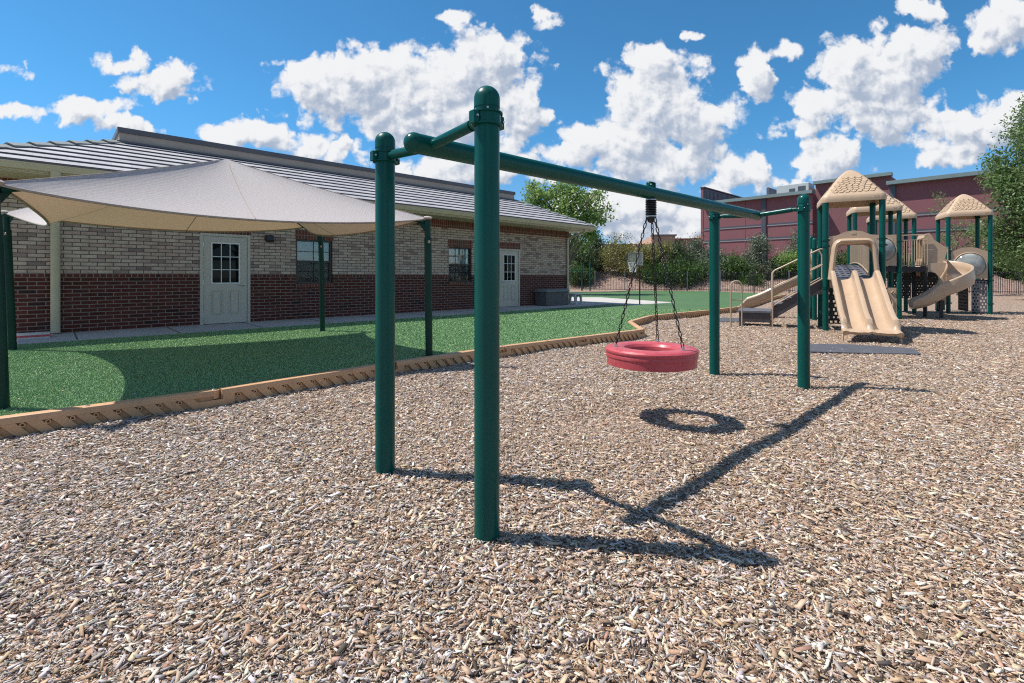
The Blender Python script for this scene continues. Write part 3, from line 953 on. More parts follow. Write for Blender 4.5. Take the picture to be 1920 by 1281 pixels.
stray_chips()

# ------------------------------------------------------------------ border timbers
def timber_mesh(L=2.0):
    mb = MB()
    d0, d1 = -0.055, 0.055           # y: d0 faces the chips
    zt = ZT + 0.032
    # upper beam with softened top edges, lower recessed web
    pr = [(d0, 0.115), (d0, zt - 0.014), (d0 + 0.005, zt - 0.004), (d0 + 0.014, zt), (d1 - 0.014, zt), (d1 - 0.005, zt - 0.004), (d1, zt - 0.014), (d1, -0.06), (d0 + 0.033, -0.06), (d0 + 0.033, 0.115)]
    mb.prism(pr, 0.0, L - 0.065, 'x')
    # slanting ribs on the chip side
    n = 11; st = (L - 0.34) / n
    for i in range(n):
        x = 0.12 + i * st
        g = 0.066
        xa, xb = x + g, x + st
        dz = 0.13
        mb.prism([(xa + 0.13, -0.05), (xb + 0.13, -0.05), (xb - 0.010, 0.114), (xa - 0.015, 0.114)], d0 + 0.001, d0 + 0.045, 'y')
        mb.lathe([(0.011, 0.0), (0.019, 0.0), (0.019, 0.031), (0.011, 0.031)], (x + 0.030, d0 + 0.0325, 0.094), 10, closed=True, axis=(0, -1, 0))
    mb.box(0.01, 0.11, d0 + 0.001, d0 + 0.045, -0.05, 0.1145)
    mb.box(L - 0.20, L + 0.05, d0 + 0.003, d1 - 0.01, -0.05, 0.075)
    # round lug of the lap joint at the far end
    mb.prism([(L - 0.065 + 0.060 * math.cos(a), 0.0 + 0.0535 * math.sin(a)) for a in [-PI / 2 + PI * k / 10 for k in range(11)]], 0.085, zt - 0.004, 'z')
    o = mb.build('border_timber', TIMBER, None, 30)
    sp = MB(); sp.lathe([(0.0, -0.01), (0.022, -0.01), (0.022, 0.006), (0.016, 0.010), (0.0, 0.010)], (L - 0.055, 0, zt - 0.002), 12)
    sp.lathe([(0.0, 0), (0.016, 0), (0.018, 0.004), (0.0, 0.005)], (L * 0.5, 0, zt - 0.001), 12)
    sp.islands('spike_head', STEEL, o)
    return o
tl = ["tan plastic border timber nearest the camera, passing the foremost canopy post",
      "long tan border timber along the turf in front of the left canopy posts",
      "tan border timber passing behind the thinner left front swing post",
      "tan border timber passing behind the thick front swing post",
      "tan border timber just right of the thick front swing post, behind the chips",
      "tan border timber ending at the corner behind the red tyre swing",
      "tan border timber turning back from the corner left of the swing chains",
      "tan border timber right after the inner corner, behind the swing chains",
      "tan border timber between the swing chains and the rear left swing post",
      "tan border timber between the rear left swing post and the grab loop",
      "tan border timber behind the beige grab loop",
      "tan border timber behind the low stair platform",
      "tan border timber behind the stair handrail, under the wave slide",
      "tan border timber behind the posts left of the double slide",
      "tan border timber in the gap behind the double slide",
      "farthest tan border timber, reaching the black fence"]
proto = timber_mesh(2.0)
for i, ((ax_, ay_), (bx_, by_)) in enumerate(zip(T_LINE[:-1], T_LINE[1:])):
    ln = math.hypot(bx_ - ax_, by_ - ay_)
    o = proto if i == 0 else dup(proto)
    o.location = (ax_, ay_, 0.0 if i < 8 else 0.004)
    o.rotation_euler = (0, 0, math.atan2(by_ - ay_, bx_ - ax_))
    o.scale = (ln / 2.0, 1, 1)
    tag(o, tl[i], 'border timber', 'tan timbers bordering the wood chips')

# ------------------------------------------------------------------ swing frame
SA = math.atan2(3.2135, 3.508)
sw = thing('swing_frame', 'dark green four post tyre swing frame with one long overhead beam', 'swing frame', (-0.4815, 2.8335, 0), SA)
SL, SW_ = 4.757, 0.527
RP = 0.0635
for x in (0, SL):
    for y in (SW_, -SW_):
        mb = MB()
        ht = 2.25
        mb.tube([(x, y, -0.1), (x, y, ht - 0.105)], RP, 32, caps=False)
        mb.lathe([(RP, ht - 0.11), (RP + 0.0022, ht - 0.11)] + [((RP + 0.0022) * math.cos(a), ht - 0.065 + (RP + 0.0022) * math.sin(a)) for a in [k * PI / 16 for k in range(8)]] + [(0.002, ht)], (x, y, 0), 32)
        p = mb.build('post', GREEN, sw, 40)
        rv = MB(); aa = -2.2 if y < 0 else -0.9
        rv.lathe([(0.0, 0), (0.006, 0), (0.005, 0.003), (0, 0.004)], (x + (RP + 0.002) * math.cos(aa), y + (RP + 0.002) * math.sin(aa), ht - 0.125), 10, axis=(math.cos(aa), math.sin(aa), 0))
        rv.build('rivet', STEEL, p)
        # split clamp ring with bolt ears
        zc = 2.082; sgn = -1 if y > 0 else 1
        mb = MB()
        for zz in (zc - 0.034, zc + 0.026):
            ring = [(RP + 0.001, zz), (RP + 0.016, zz), (RP + 0.016, zz + 0.008), (RP + 0.001, zz + 0.008)]
            mb.lathe(ring, (x, y, 0), 32, closed=True)
        mb.lathe([(RP + 0.001, zc - 0.026), (RP + 0.007, zc - 0.026), (RP + 0.007, zc + 0.026), (RP + 0.001, zc + 0.026)], (x, y, 0), 32, closed=True)
        mb.bbox(x + RP + 0.002, x + RP + 0.034, y - 0.026, y + 0.026, zc - 0.032, zc + 0.032, 0.006)
        mb.bbox(x - RP - 0.034, x - RP - 0.002, y - 0.026, y + 0.026, zc - 0.032, zc + 0.032, 0.006)
        cl = mb.build('clamp', GREEN, sw, 35)
        bo = MB()
        for sx in (-1, 1):
            bo.tube([(x + sx * (RP + 0.020), y - 0.034, zc), (x + sx * (RP + 0.020), y + 0.034, zc)], 0.006, 8)
        bo.islands('bolt', STEEL, cl)
        # arm from the beam to the clamp
        mb = MB()
        mb.tube([(x, sgn * -0.04, 2.055), (x, y + sgn * (RP + 0.06), 2.082)], 0.030, 20)
        mb.tube([(x, y + sgn * (RP + 0.075), 2.082), (x, y + sgn * (RP + 0.005), 2.082)], 0.024, 16)
        mb.build('arm', GREEN, sw, 40)
RB = 0.0575
mb = MB()
mb.tube([(-0.10, 0, 2.055), (SL + 0.04, 0, 2.055)], RB, 32, caps=False)
for sx, xe in ((-1, -0.10), (1, SL + 0.04)):
    mb.lathe([(RB, -0.01), (RB + 0.002, -0.01), (RB + 0.002, 0.0)] + [((RB + 0.002) * math.cos(a), (RB + 0.002) * math.sin(a) * (1.0 if sx < 0 else 0.5)) for a in [k * PI / 16 for k in range(1, 8)]] + [(0.002, (RB + 0.002) * (1.0 if sx < 0 else 0.5))], (xe, 0, 2.055), 32, axis=(sx, 0, 0))
mb.build('beam', GREEN, sw, 40)
# saddle bracket over the beam at mid span
mx0 = SL * 0.497
mb = MB()
mb.tube(rpath([(mx0 - 0.045, 0, 2.10), (mx0 - 0.045, 0, 2.150), (mx0 + 0.045, 0, 2.150), (mx0 + 0.045, 0, 2.10)], 0.012, 3), 0.007, 8, ry=0.022)
mb.lathe([(0.0, 2.105), (0.022, 2.105), (0.022, 2.125), (0.0, 2.132)], (mx0, 0, 0), 12)
mb.build('bracket', GREEN, sw, 35)

# ------------------------------------------------------------------ tyre swing
tp_ = Vector((-0.4815, 2.8335, 0)) + Vector((math.cos(SA), math.sin(SA), 0)) * mx0
ts = thing('tyre_swing', 'red plastic tyre swing hanging on three black chains under the green beam', 'tyre swing', (tp_.x, tp_.y, 0.50), 0)
ro = 0.408
prof = [(0.375, 0.0), (0.392, 0.006), (0.396, 0.075), (0.401, 0.080), (0.404, 0.100), (0.400, 0.112), (0.405, 0.118), (ro, 0.130), (ro - 0.002, 0.142), (ro - 0.018, 0.156), (0.36, 0.163), (0.31, 0.167), (0.265, 0.163), (0.238, 0.152), (0.222, 0.130), (0.218, 0.10), (0.222, 0.09), (0.255, 0.06), (0.35, 0.02), (0.37, 0.015)]
MB().lathe(prof, (0, 0, 0), 72, closed=True).build('tyre', TIRE, ts, 28)
ztop = 1.345
mb = MB()
pr = [(0.0, ztop + 0.155), (0.046, ztop + 0.155), (0.046, ztop + 0.14)]
z = ztop + 0.14
for k in range(9):
    pr += [(0.050, z - 0.004), (0.039, z - 0.009), (0.050, z - 0.014)]
    z -= 0.0155
pr += [(0.045, z), (0.045, z - 0.02), (0.034, z - 0.022), (0.030, z - 0.05), (0.012, z - 0.062), (0.0, z - 0.062)]
sv = MB().lathe(pr, (0, 0, 0), 28).build('swivel', BLACKR, ts, 30)
cb_ = MB()
cb_.lathe([(0.0465, z + 0.002), (0.048, z + 0.002), (0.048, z - 0.008), (0.0465, z - 0.008)], (0, 0, 0), 28, closed=True)
cb_.lathe([(0.047, ztop + 0.150), (0.0485, ztop + 0.150), (0.0485, ztop + 0.143), (0.047, ztop + 0.143)], (0, 0, 0), 28, closed=True)
cb_.islands('clamp_band', STEEL, sv, 35)
def link_ring(mb, c, t, side, ln, wd, wr):
    t = Vector(t).normalized(); s_ = Vector(side); s_ = (s_ - t * s_.dot(t)).normalized()
    c = Vector(c); h_ = ln / 2 - wd / 2
    pts = [c + t * h_ + (s_ * math.cos(a) + t * math.sin(a)) * (wd / 2 - wr) for a in [k * PI / 6 for k in range(7)]]
    pts += [c - t * h_ - (s_ * math.cos(a) + t * math.sin(a)) * (wd / 2 - wr) for a in [k * PI / 6 for k in range(7)]]
    mb.tube(pts, wr, 7, closed=True, up=t.cross(s_))
for ang in (186, 63, -52):
    a = R(ang)
    p0 = Vector((0.040 * math.cos(a), 0.040 * math.sin(a), z - 0.018)); p1 = Vector((0.325 * math.cos(a), 0.325 * math.sin(a), 0.190))
    dv = p1 - p0; ln_ = dv.length; n = int(round(ln_ / 0.0465)); t = dv / ln_
    sd = t.cross(Vector((0, 0, 1))).normalized(); s2_ = t.cross(sd)
    mb = MB()
    for k in range(n):
        q = 0.75 if k % 2 else 0.0
        th = R(35) + (PI / 2 if k % 2 else 0)
        link_ring(mb, p0 + t * (ln_ * (k + 0.5) / n), t, sd * math.cos(th) + s2_ * math.sin(th), 0.060, 0.030, 0.0046)
    mb.build('chain', CHAIN, ts, 40)
    mb = MB()
    mb.tube(bez(p1 + Vector((-0.014, 0, -0.028)), p1 + Vector((0, 0, 0.03)), p1 + Vector((0.014, 0, -0.028)), 8), 0.006, 8)
    mb.lathe([(0.0, 0), (0.02, 0), (0.02, 0.008), (0.0, 0.010)], (p1.x, p1.y, 0.1635), 12)
    mb.build('swing_bolt', STEEL, ts, 40)

# ------------------------------------------------------------------ shade canopy
cn = thing('shade_canopy', 'square fabric shade canopy on four dark green posts beside the brick house', 'canopy', (-4.4, 7.3, ZT))
O = Vector((-4.4, 7.3, ZT))
cor = [Vector((-4.52, 4.26, 2.12)), Vector((-8.0, 7.70, 2.31)), Vector((-4.31, 10.3, 2.36)), Vector((-1.22, 7.06, 2.14))]
bas = [Vector((-4.475, 4.28, ZT)), Vector((-7.86, 7.68, ZT)), Vector((-4.0, 10.3, ZT)), Vector((-1.20, 7.06, ZT))]
hed = [Vector((-4.54, 4.27, 2.09)), Vector((-7.98, 7.70, 2.28)), Vector((-4.035, 10.3, 2.06)), Vector((-1.22, 7.06, 2.11))]
peak = Vector((-4.29, 7.33, 3.06))
sag = [0.25, 0.22, 0.24, 0.13]; inn = [0.42, 0.50, 0.40, 0.42]
mb = MB(); hem = MB(); seam = MB()
NA, NB = 28, 16
for i in range(4):
    a, b_ = cor[i], cor[(i + 1) % 4]
    # faces in order: left side (0-1), far (1-2), right (2-3), near (3-0)
    mid = (a + b_) / 2; inward = (peak - mid); inward.z = 0; inward.normalize()
    edge = []
    for k in range(NA + 1):
        t = k / NA; w = 4 * t * (1 - t); w = w ** 0.85 if w > 0 else 0
        edge.append(a.lerp(b_, t) + inward * (inn[i] * w) - Vector((0, 0, sag[i] * w)))
    rows = []
    for j in range(NB + 1):
        u = j / NB
        row = []
        for k in range(NA + 1):
            t = k / NA; w = 4 * t * (1 - t)
            p = edge[k].lerp(peak, u)
            p = p - Vector((0, 0, 0.20 * w * u * (1 - u)))       # anticlastic dip between the hips
            p = p - Vector((0, 0, 0.10 * u * (1 - u)))
            row.append(p - O)
        rows.append(row)
    mb.grid(rows)
    hem.tube([e - O - Vector((0, 0, 0.012)) for e in edge], 0.014, 8, ry=0.014)
    seam.tube([r_[NA // 2] + Vector((0, 0, 0.004)) for r_ in rows[:-1]], 0.007, 5)
    seam.tube([r_[0] + Vector((0, 0, 0.001)) for r_ in rows[:-1]], 0.004, 5)
fab = mb.build('fabric_roof', FABRIC, cn, 180)
bmx = bmesh.new(); bmx.from_mesh(fab.data); bmesh.ops.remove_doubles(bmx, verts=bmx.verts, dist=0.002); bmesh.ops.recalc_face_normals(bmx, faces=bmx.faces); bmx.to_mesh(fab.data); bmx.free()
fab.data.shade_smooth(); fab.data.set_sharp_from_angle(angle=R(24))
hem.build('hem', HEM, fab, 60); seam.build('seam', HEM, fab, 60)
for i in range(4):
    c_, b_ = cor[i], bas[i]
    top = hed[i]; dirv = top - b_
    sl_ = b_ + dirv * ((top.z - (0.08 if i == 2 else 0.26) - b_.z) / dirv.z)
    mb = MB()
    mb.tube([b_ - O, sl_ - O], 0.052, 20)
    mb.tube([sl_ - O, top - O] if i != 2 else [sl_ - O] + bez(top - O, top - O + Vector((0, 0, 0.14)), c_ - O - Vector((0, 0, 0.06)), 8), 0.042, 20)
    mb.lathe([(0.053, 0), (0.056, 0.0), (0.056, 0.012), (0.0, 0.012)], sl_ - O - Vector((0, 0, 0.004)), 20)
    p = mb.build('post', DGREEN, cn, 40)
    tg = MB(); tg.bbox(sl_.x - O.x + 0.010, sl_.x - O.x + 0.042, sl_.y - O.y - 0.060, sl_.y - O.y - 0.046, sl_.z - O.z - 0.075, sl_.z - O.z - 0.035, 0.004)
    tg.build('cap_plug', BEIGE, p, 30)
    # hip rafter under the cloth and its gusset
    mb = MB()
    inward = (peak - c_); s0 = c_ + inward * 0.012 - Vector((0, 0, 0.07)); s1 = c_.lerp(peak, 0.5) - Vector((0, 0, 0.17)); s2 = peak - Vector((0, 0, 0.10))
    mb.tube(bez(s0 - O, s1 - O + Vector((0, 0, 0.02)), s2 - O, 10), 0.030, 12)
    mb.build('rafter', DGREEN, cn, 40)
    mb = MB(); h_ = inward.copy(); h_.z = 0; h_.normalize(); sd = Vector((-h_.y, h_.x, 0))
    q = top - O
    mb.add([q + h_ * 0.03 + sd * 0.006, q + h_ * 0.03 + Vector((0, 0, -0.18)) + sd * 0.006, q + h_ * 0.20 + Vector((0, 0, 0.035)) + sd * 0.006, q + h_ * 0.03 - sd * 0.006, q + h_ * 0.03 + Vector((0, 0, -0.18)) - sd * 0.006, q + h_ * 0.20 + Vector((0, 0, 0.035)) - sd * 0.006], [(0, 1, 2), (5, 4, 3), (0, 3, 4, 1), (1, 4, 5, 2), (2, 5, 3, 0)])
    mb.build('gusset', DGREEN, cn, 20)
    # gathered cloth corner cap
    mb = MB()
    mb.lathe([(0.0, -0.02), (0.055, -0.012), (0.068, 0.004), (0.05, 0.022), (0.0, 0.030)], c_ - O, 14)
    mb.build('corner_cloth', FABRIC, cn, 60)

# ------------------------------------------------------------------ brick house
hs = thing('brick_house', 'long one storey brick building with a low grey tiled hip roof and two doors', 'house', tuple(BA), BROT)
X0, X1, DEP = -3.95, 12.92, 9.5
ZW, ZRED, ZBAND, ZTOP = 0.05, 1.355, 2.92, 3.17
DOORS = [(-0.50, 0.58), (8.95, 10.02)]
WINS = [(1.69, 2.69), (6.67, 7.67)]
WZ0, WZ1 = 1.10, 2.29
DZ1 = 2.32
ops = [(a, b_, ZW - 0.1, DZ1) for a, b_ in DOORS] + [(a, b_, WZ0, WZ1) for a, b_ in WINS]
def wall_front(mb, za, zb, openings, y0=0.0, y1=0.22):
    xs = sorted({X0, X1} | {o_[0] for o_ in openings} | {o_[1] for o_ in openings})
    zs = sorted({za, zb} | {min(max(o_[2], za), zb) for o_ in openings} | {min(max(o_[3], za), zb) for o_ in openings})
    for xa, xb in zip(xs[:-1], xs[1:]):
        for z0, z1 in zip(zs[:-1], zs[1:]):
            cx, cz = (xa + xb) / 2, (z0 + z1) / 2
            if any(o_[0] < cx < o_[1] and o_[2] < cz < o_[3] for o_ in openings):
                continue
            mb.add([(xa, y0, z0), (xb, y0, z0), (xb, y0, z1), (xa, y0, z1)], [(0, 1, 2, 3)])
    for o_ in openings:
        z0, z1 = max(o_[2], za), min(o_[3], zb)
        if z1 <= z0: continue
        for x in (o_[0], o_[1]):
            mb.add([(x, y0, z0), (x, y1, z0), (x, y1, z1), (x, y0, z1)], [(0, 1, 2, 3)])
        if z1 == o_[3]: mb.add([(o_[0], y0, z1), (o_[1], y0, z1), (o_[1], y1, z1), (o_[0], y1, z1)], [(0, 1, 2, 3)])
        if z0 == o_[2]: mb.add([(o_[0], y0, z0), (o_[1], y0, z0), (o_[1], y1, z0), (o_[0], y1, z0)], [(0, 1, 2, 3)])
def ring(mb, za, zb):                                   # the other three walls
    mb.add([(X0, 0, za), (X0, DEP, za), (X0, DEP, zb), (X0, 0, zb)], [(0, 1, 2, 3)])
    mb.add([(X1, 0, za), (X1, DEP, za), (X1, DEP, zb), (X1, 0, zb)], [(0, 1, 2, 3)])
    mb.add([(X0, DEP, za), (X1, DEP, za), (X1, DEP, zb), (X0, DEP, zb)], [(0, 1, 2, 3)])
mb = MB(); wall_front(mb, ZRED, ZBAND, ops); ring(mb, ZRED, ZBAND)
mb.build('wall', TBRICK, hs, 0, fix=False)
mb = MB(); wall_front(mb, ZW, ZRED - 0.0795, ops, -0.002); ring(mb, ZW, ZRED - 0.0795)
mb.build('wall_base', RBRICK, hs, 0, label='dark red brick lower wall', fix=False)
mb = MB()
xs = [X0] + [v_ for o_ in sorted(ops) for v_ in o_[:2]] + [X1]
for xa, xb in zip(xs[::2], xs[1::2]):
    mb.box(xa, xb, -0.012, 0.05, ZRED - 0.0795, ZRED)
mb.build('header_course', HBRICK, hs, 0)
mb = MB(); mb.box(X0, X1, -0.014, 0.05, ZBAND, ZTOP)
mb.box(X0, X0 + 0.05, 0.05, DEP, ZBAND, ZTOP); mb.box(X1 - 0.05, X1, 0.05, DEP, ZBAND, ZTOP); mb.box(X0, X1, DEP - 0.05, DEP, ZBAND, ZTOP)
mb.build('brick_band', SBRICK, hs, 0, label='upright red brick band under the eaves')
mb = MB()
for (a, b_) in WINS: mb.box(a - 0.02, b_ + 0.02, -0.010, 0.05, WZ1 + 0.002, WZ1 + 0.24)
for (a, b_) in DOORS: mb.box(a - 0.02, b_ + 0.02, -0.010, 0.05, DZ1 + 0.002, DZ1 + 0.24)
mb.islands('lintel', SBRICK, hs, 0)
mb = MB()
for (a, b_) in WINS: mb.box(a - 0.02, b_ + 0.02, -0.030, 0.05, WZ0 - 0.105, WZ0 - 0.002)
mb.islands('brick_sill', SBRICK, hs, 0)
# doors
for di, (a, b_) in enumerate(DOORS):
    z0 = ZT + 0.012
    mb = MB(); fw = 0.062
    mb.box(a, a + fw, -0.012, 0.15, z0, DZ1); mb.box(b_ - fw, b_, -0.012, 0.15, z0, DZ1); mb.box(a + fw, b_ - fw, -0.012, 0.15, DZ1 - fw, DZ1)
    fr = mb.build('door_frame', DOORP, hs, 0)
    la, lb, lz0, lz1 = a + fw + 0.006, b_ - fw - 0.006, z0 + 0.012, DZ1 - fw - 0.006
    lw_ = lb - la
    gx0, gx1 = la + lw_ * 0.20, lb - lw_ * 0.20
    gz0, gz1 = lz0 + 0.98, lz1 - 0.17
    mb = MB(); y0, y1 = 0.012, 0.056
    mb.box(la, gx0, y0, y1, lz0, lz1); mb.box(gx1, lb, y0, y1, lz0, lz1)
    mb.box(gx0, gx1, y0, y1, lz0, gz0); mb.box(gx0, gx1, y0, y1, gz1, lz1)
    for px0, px1 in ((la + lw_ * 0.18, la + lw_ * 0.42), (la + lw_ * 0.58, la + lw_ * 0.82)):     # moulded lower panels
        pz0, pz1 = lz0 + 0.22, lz0 + 0.80
        m_ = 0.018
        for q in ((px0, px1, pz0, pz0 + m_), (px0, px1, pz1 - m_, pz1), (px0, px0 + m_, pz0 + m_, pz1 - m_), (px1 - m_, px1, pz0 + m_, pz1 - m_)):
            mb.box(q[0], q[1], y0 - 0.014, y0 + 0.01, q[2], q[3])
        mb.bbox(px0 + 0.035, px1 - 0.035, y0 - 0.010, y0 + 0.01, pz0 + 0.035, pz1 - 0.035, 0.004)
    dr = mb.build('door', DOORP, hs, 25)
    mb = MB(); m_ = 0.028
    mb.box(gx0 - m_, gx1 + m_, y0 - 0.014, y0 - 0.001, gz1, gz1 + m_); mb.box(gx0 - m_, gx1 + m_, y0 - 0.014, y0 - 0.001, gz0 - m_, gz0)
    mb.box(gx0 - m_, gx0, y0 - 0.014, y0 - 0.001, gz0, gz1); mb.box(gx1, gx1 + m_, y0 - 0.014, y0 - 0.001, gz0, gz1)
    gw, gh = gx1 - gx0, gz1 - gz0
    for k in (1, 2):
        mb.box(gx0 + gw * k / 3 - 0.008, gx0 + gw * k / 3 + 0.008, y0 - 0.006, y0 + 0.012, gz0, gz1)
        mb.box(gx0, gx1, y0 - 0.004, y0 + 0.010, gz0 + gh * k / 3 - 0.008, gz0 + gh * k / 3 + 0.008)
    mb.build('muntin_frame', WHITEP, dr, 0)
    MB().box(gx0, gx1, y0 + 0.014, y0 + 0.02, gz0, gz1).build('door_pane', DGLASS, dr, 0)
    hx = lb - 0.07 if di == 0 else la + 0.07; sg = -1 if di == 0 else 1
    mb = MB(); hz = lz0 + 0.92
    mb.lathe([(0.0, 0), (0.032, 0), (0.030, 0.012), (0.014, 0.016), (0.013, 0.05), (0.0, 0.052)], (hx, y0, hz), 16, axis=(0, -1, 0))
    mb.tube(rpath([(hx, y0 - 0.048, hz), (hx + sg * 0.03, y0 - 0.050, hz), (hx + sg * 0.11, y0 - 0.046, hz - 0.006)], 0.02), [0.010] * 9, 10)
    mb.build('handle', STEEL, dr, 40)
    mb = MB(); sx_ = la if di == 0 else lb
    for hz in (lz0 + 0.22, lz0 + 1.0, lz1 - 0.2): mb.box(sx_ - 0.008, sx_ + 0.008, y0 - 0.014, y0, hz - 0.05, hz + 0.05)
    mb.islands('hinge', STEEL, dr, 0)
m, nt, b, out = newmat('insect_screen_mesh')
b.inputs['Base Color'].default_value = (0.02, 0.02, 0.022, 1); b.inputs['Roughness'].default_value = 0.9
tr_ = nt.nodes.new('ShaderNodeBsdfTransparent'); mx_ = nt.nodes.new('ShaderNodeMixShader'); mx_.inputs[0].default_value = 0.38
nt.links.new(tr_.outputs[0], mx_.inputs[1]); nt.links.new(b.outputs[0], mx_.inputs[2]); nt.links.new(mx_.outputs[0], out.inputs['Surface'])
SCRN = m
# windows
for wi, (a, b_) in enumerate(WINS):
    mb = MB(); fw = 0.05; y0, y1 = 0.05, 0.13
    mb.box(a, a + fw, y0, y1, WZ0, WZ1); mb.box(b_ - fw, b_, y0, y1, WZ0, WZ1); mb.box(a + fw, b_ - fw, y0, y1, WZ1 - fw, WZ1); mb.box(a + fw, b_ - fw, y0 - 0.02, y1, WZ0, WZ0 + fw)
    zm = (WZ0 + WZ1) / 2
    mb.box(a + fw, b_ - fw, y0 + 0.01, y1 - 0.01, zm - 0.028, zm + 0.028)
    mb.box(a + fw, a + fw + 0.03, y0 + 0.022, y1 - 0.012, WZ0 + fw, zm - 0.028); mb.box(b_ - fw - 0.03, b_ - fw, y0 + 0.022, y1 - 0.012, WZ0 + fw, zm - 0.028)
    nv = 2 if wi == 0 else 3
    for k in range(1, nv):
        x = a + fw + (b_ - a - 2 * fw) * k / nv
        mb.box(x - 0.008, x + 0.008, y0 + 0.036, y0 + 0.046, WZ0 + fw, zm - 0.028); mb.box(x - 0.008, x + 0.008, y0 + 0.036, y0 + 0.046, zm + 0.028, WZ1 - fw)
    for z in ((WZ0 + fw + zm) / 2, (WZ1 - fw + zm) / 2):
        mb.box(a + fw, b_ - fw, y0 + 0.037, y0 + 0.045, z - 0.008, z + 0.008)
    wf = mb.build('window', BLACKF, hs, 0, label='dark framed window with white slatted blinds' if wi == 0 else 'dark framed window with a white curtain in its lower half')
    MB().box(a + fw, b_ - fw, y0 + 0.048, y0 + 0.053, WZ0 + fw, WZ1 - fw).build('pane', GLASS, wf, 0)
    mb = MB()
    if wi == 0:
        z = WZ0 + 0.07
        while z < WZ1 - 0.06:
            c_ = Vector(((a + b_) / 2, y0 + 0.10, z)); t_ = R(52)
            mb.obox(c_, (1, 0, 0), (0, math.cos(t_), -math.sin(t_)), (0, math.sin(t_), math.cos(t_)), b_ - a - 2 * fw - 0.02, 0.050, 0.003)
            z += 0.042
        mb.build('blind', BLIND, wf, 0)
    else:
        rows = []
        for z in (WZ0 + 0.06, zm + 0.30):
            rows.append([(a + 0.05 + (b_ - a - 0.1) * k / 80, y0 + 0.11 + 0.016 * math.sin(k * 0.9 + 0.6 * math.sin(k * 0.31)), z) for k in range(81)])
        mb.grid(rows).build('curtain', CURT, wf, 60)
        MB().box(a + 0.05, b_ - 0.05, y0 + 0.14, y0 + 0.145, zm + 0.05, WZ1 - 0.06).build('paper_shade', mat('pale_green_paper', (0.50, 0.56, 0.50), 0.8), wf, 0)
    MB().box(a + fw + 0.03, b_ - fw - 0.03, y0 + 0.026, y0 + 0.028, WZ0 + fw, zm - 0.028).build('insect_screen', SCRN, wf, 0)
    MB().box(a, b_, 0.30, 0.32, WZ0 - 0.05, WZ1 + 0.05).build('dark_room', INTER, wf, 0)
# porch light
mb = MB(); x = 1.02
mb.prism([(0.0, 2.19), (-0.10, 2.17), (-0.125, 2.22), (-0.10, 2.33), (0.0, 2.36)], x - 0.09, x + 0.09, 'x')
mb.build('wall_light', BLACKF, hs, 20)
# eaves: soffit, gutter, downspouts
OV = 0.95
ex0, ex1, ey0, ey1 = -4.52, 13.42, -OV, DEP + OV
ix0, ix1, iy0, iy1 = -1.85, 11.25, 1.59, DEP - 1.59
ZE, ZI = 3.36, 4.50
mb = MB()
mb.box(ex0 + 0.02, ex1 - 0.02, ey0 + 0.02, 0.0, ZTOP, ZTOP + 0.02); mb.box(ex0 + 0.02, X0, 0.0, ey1, ZTOP, ZTOP + 0.02); mb.box(X1, ex1 - 0.02, 0.0, ey1, ZTOP, ZTOP + 0.02)
mb.box(ex0, ex1, ey0, ey0 + 0.02, ZTOP + 0.022, ZE - 0.02); mb.box(ex0, ex0 + 0.02, ey0 + 0.02, ey1, ZTOP + 0.022, ZE - 0.02); mb.box(ex1 - 0.02, ex1, ey0 + 0.02, ey1, ZTOP + 0.022, ZE - 0.02)
mb.build('soffit', CREAM, hs, 0)
mb = MB()
gp = [(0.0, ZE - 0.015), (-0.115, ZE - 0.015), (-0.115, ZE - 0.035), (-0.105, ZE - 0.045), (-0.10, ZE - 0.07), (-0.075, ZE - 0.11), (-0.07, ZE - 0.135), (0.0, ZE - 0.135)]
mb.prism([(ey0 - 0.002 + y, z) for y, z in gp], ex0 - 0.1, ex1 + 0.1, 'x')
mb.prism([(ex1 + 0.002 - y, z) for y, z in gp], ey0, ey1, 'y')
mb.prism([(ex0 - 0.002 + y, z) for y, z in gp], ey0, ey1, 'y')
mb.build('gutter', CREAM, hs, 30)
for x in (-2.98, 12.80):
    mb = MB()
    pth = rpath([(x, ey0 - 0.05, ZE - 0.12), (x, ey0 - 0.04, ZE - 0.24), (x, -0.055, ZE - 0.46), (x, -0.055, 0.30), (x, -0.055 - (0.0 if x > 0 else 0.03), 0.165)], 0.10)
    mb.tube(pth, 0.05, 4, up=(1, 1, 0)) if False else mb.tube(pth, 0.055 if x > 0 else 0.075, 16, ry=0.042)
    for z in (0.7, 1.9): mb.box(x - 0.075, x + 0.075, -0.012, -0.003, z, z + 0.03)
    mb.build('downspout', CREAM, hs, 40)
